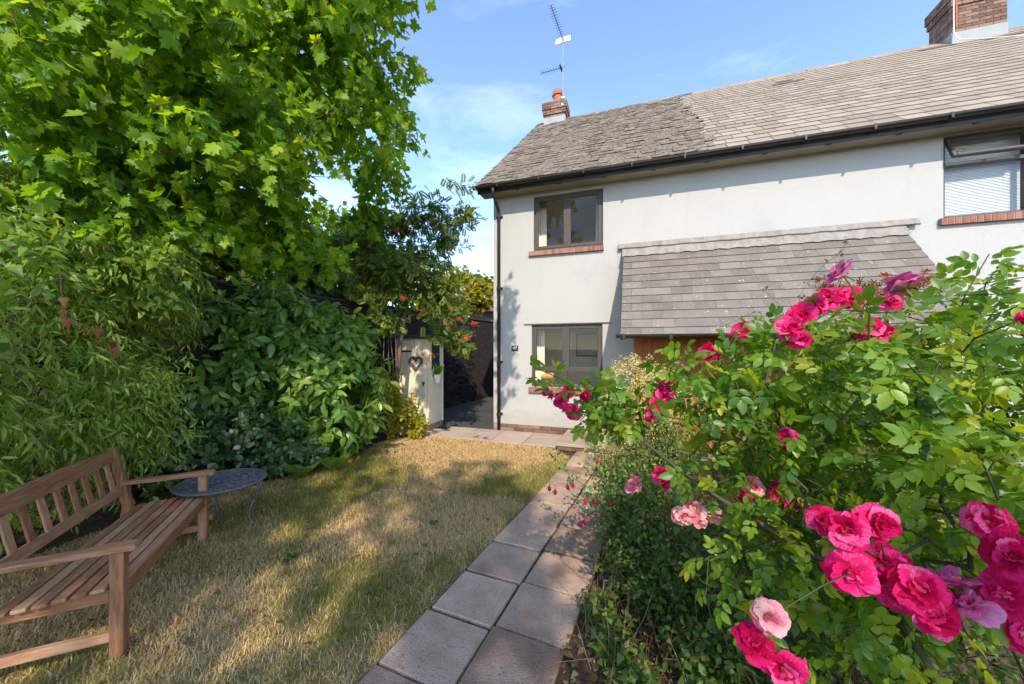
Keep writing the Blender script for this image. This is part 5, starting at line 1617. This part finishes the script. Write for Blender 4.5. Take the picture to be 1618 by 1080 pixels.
# fallen leaves on the lawn and litter in the bed
def litter(name, label, n, xr, yr, test, size, mat, tpl, zr=(.012, .04)):
    x = rng.uniform(*xr, n * 4); y = rng.uniform(*yr, n * 4); k = test(x, y); x, y = x[k][:n], y[k][:n]; n = len(x)
    P = np.stack([x, y, rng.uniform(*zr, n)], 1); a = rng.random(n) * 6.283
    o = scatter(name, tpl, P, np.stack([np.cos(a), np.sin(a), rng.normal(size=n) * .25], 1), np.tile((0, 0, 1.0), (n, 1)) + rng.normal(size=(n, 3)) * .35, rng.uniform(size[0], size[1], n), mat, None, np.zeros(3))
    tag(o, label, 'leaf litter', kind='stuff')


inlawn = lambda x, y: in_poly(x, y, LAWN)
litter('fallen_leaves', 'scattered dry fallen leaves lying on the lawn', 420, (-4, 1), (1.2, 6.5), inlawn, (.02, .055), M['deadleaf'], T_IVY, (.03, .05))


def in_bed(x, y):
    b = (x + .124) * PX[0] + (y - 2.175) * PX[1]
    return (b > .43) & (b < 2.0)


litter('bed_litter', 'brown dead leaves and dry litter covering the flower bed', 3200, (0, 3.2), (1.0, 5.0), in_bed, (.02, .05), M['deadleaf'], T_IVY)


# dry stalks standing among the bed plants
n = 1500
x = rng.uniform(.4, 3.2, n * 4); y = rng.uniform(1.0, 4.6, n * 4); k = in_bed(x, y); x, y = x[k][:n], y[k][:n]; n = len(x)
V = np.array([(-.006, 0, 0), (.006, 0, 0), (.005, .5, .04), (-.005, .5, .04), (0, 1, -.06)]); F = np.array([(0, 1, 2), (0, 2, 3), (3, 2, 4)])
o = scatter('dry_stalks', (V, F), np.stack([x, y, np.full(n, .0)], 1), rng.normal(size=(n, 3)) * .55 + np.array((0, 0, 1.0)), rng.normal(size=(n, 3)), rng.uniform(.15, .5, n), M['deadleaf'], None, np.zeros(3))
tag(o, 'thin dry brown stalks standing in the flower bed', 'stalks', kind='stuff')


def under_left(x, y):
    return ~in_poly(x, y, LAWN) & (x < -2.0)


litter('hedge_litter', 'dead leaves under the left-hand shrubs', 1600, (-4.6, -2.0), (.8, 7.0), lambda x, y: (x < -1.9 - .0 * y) & (~in_poly(x + .35, y, LAWN)), (.02, .05), M['deadleaf'], T_IVY)

# small upright plant in the hanging pot
root = np.array(shw(.10, .20, .97 + .15))
n = 60
a = rng.random(n) * 6.283
P = root + np.stack([np.cos(a) * .03, np.sin(a) * .03, 0 * a], 1)
o = scatter('plant', T_NARROW, P, np.stack([np.cos(a) * .35, np.sin(a) * .35, np.ones(n)], 1), rng.normal(size=(n, 3)), rng.uniform(.12, .26, n), M['weeping'], hp, np.array(hp.location[:]))
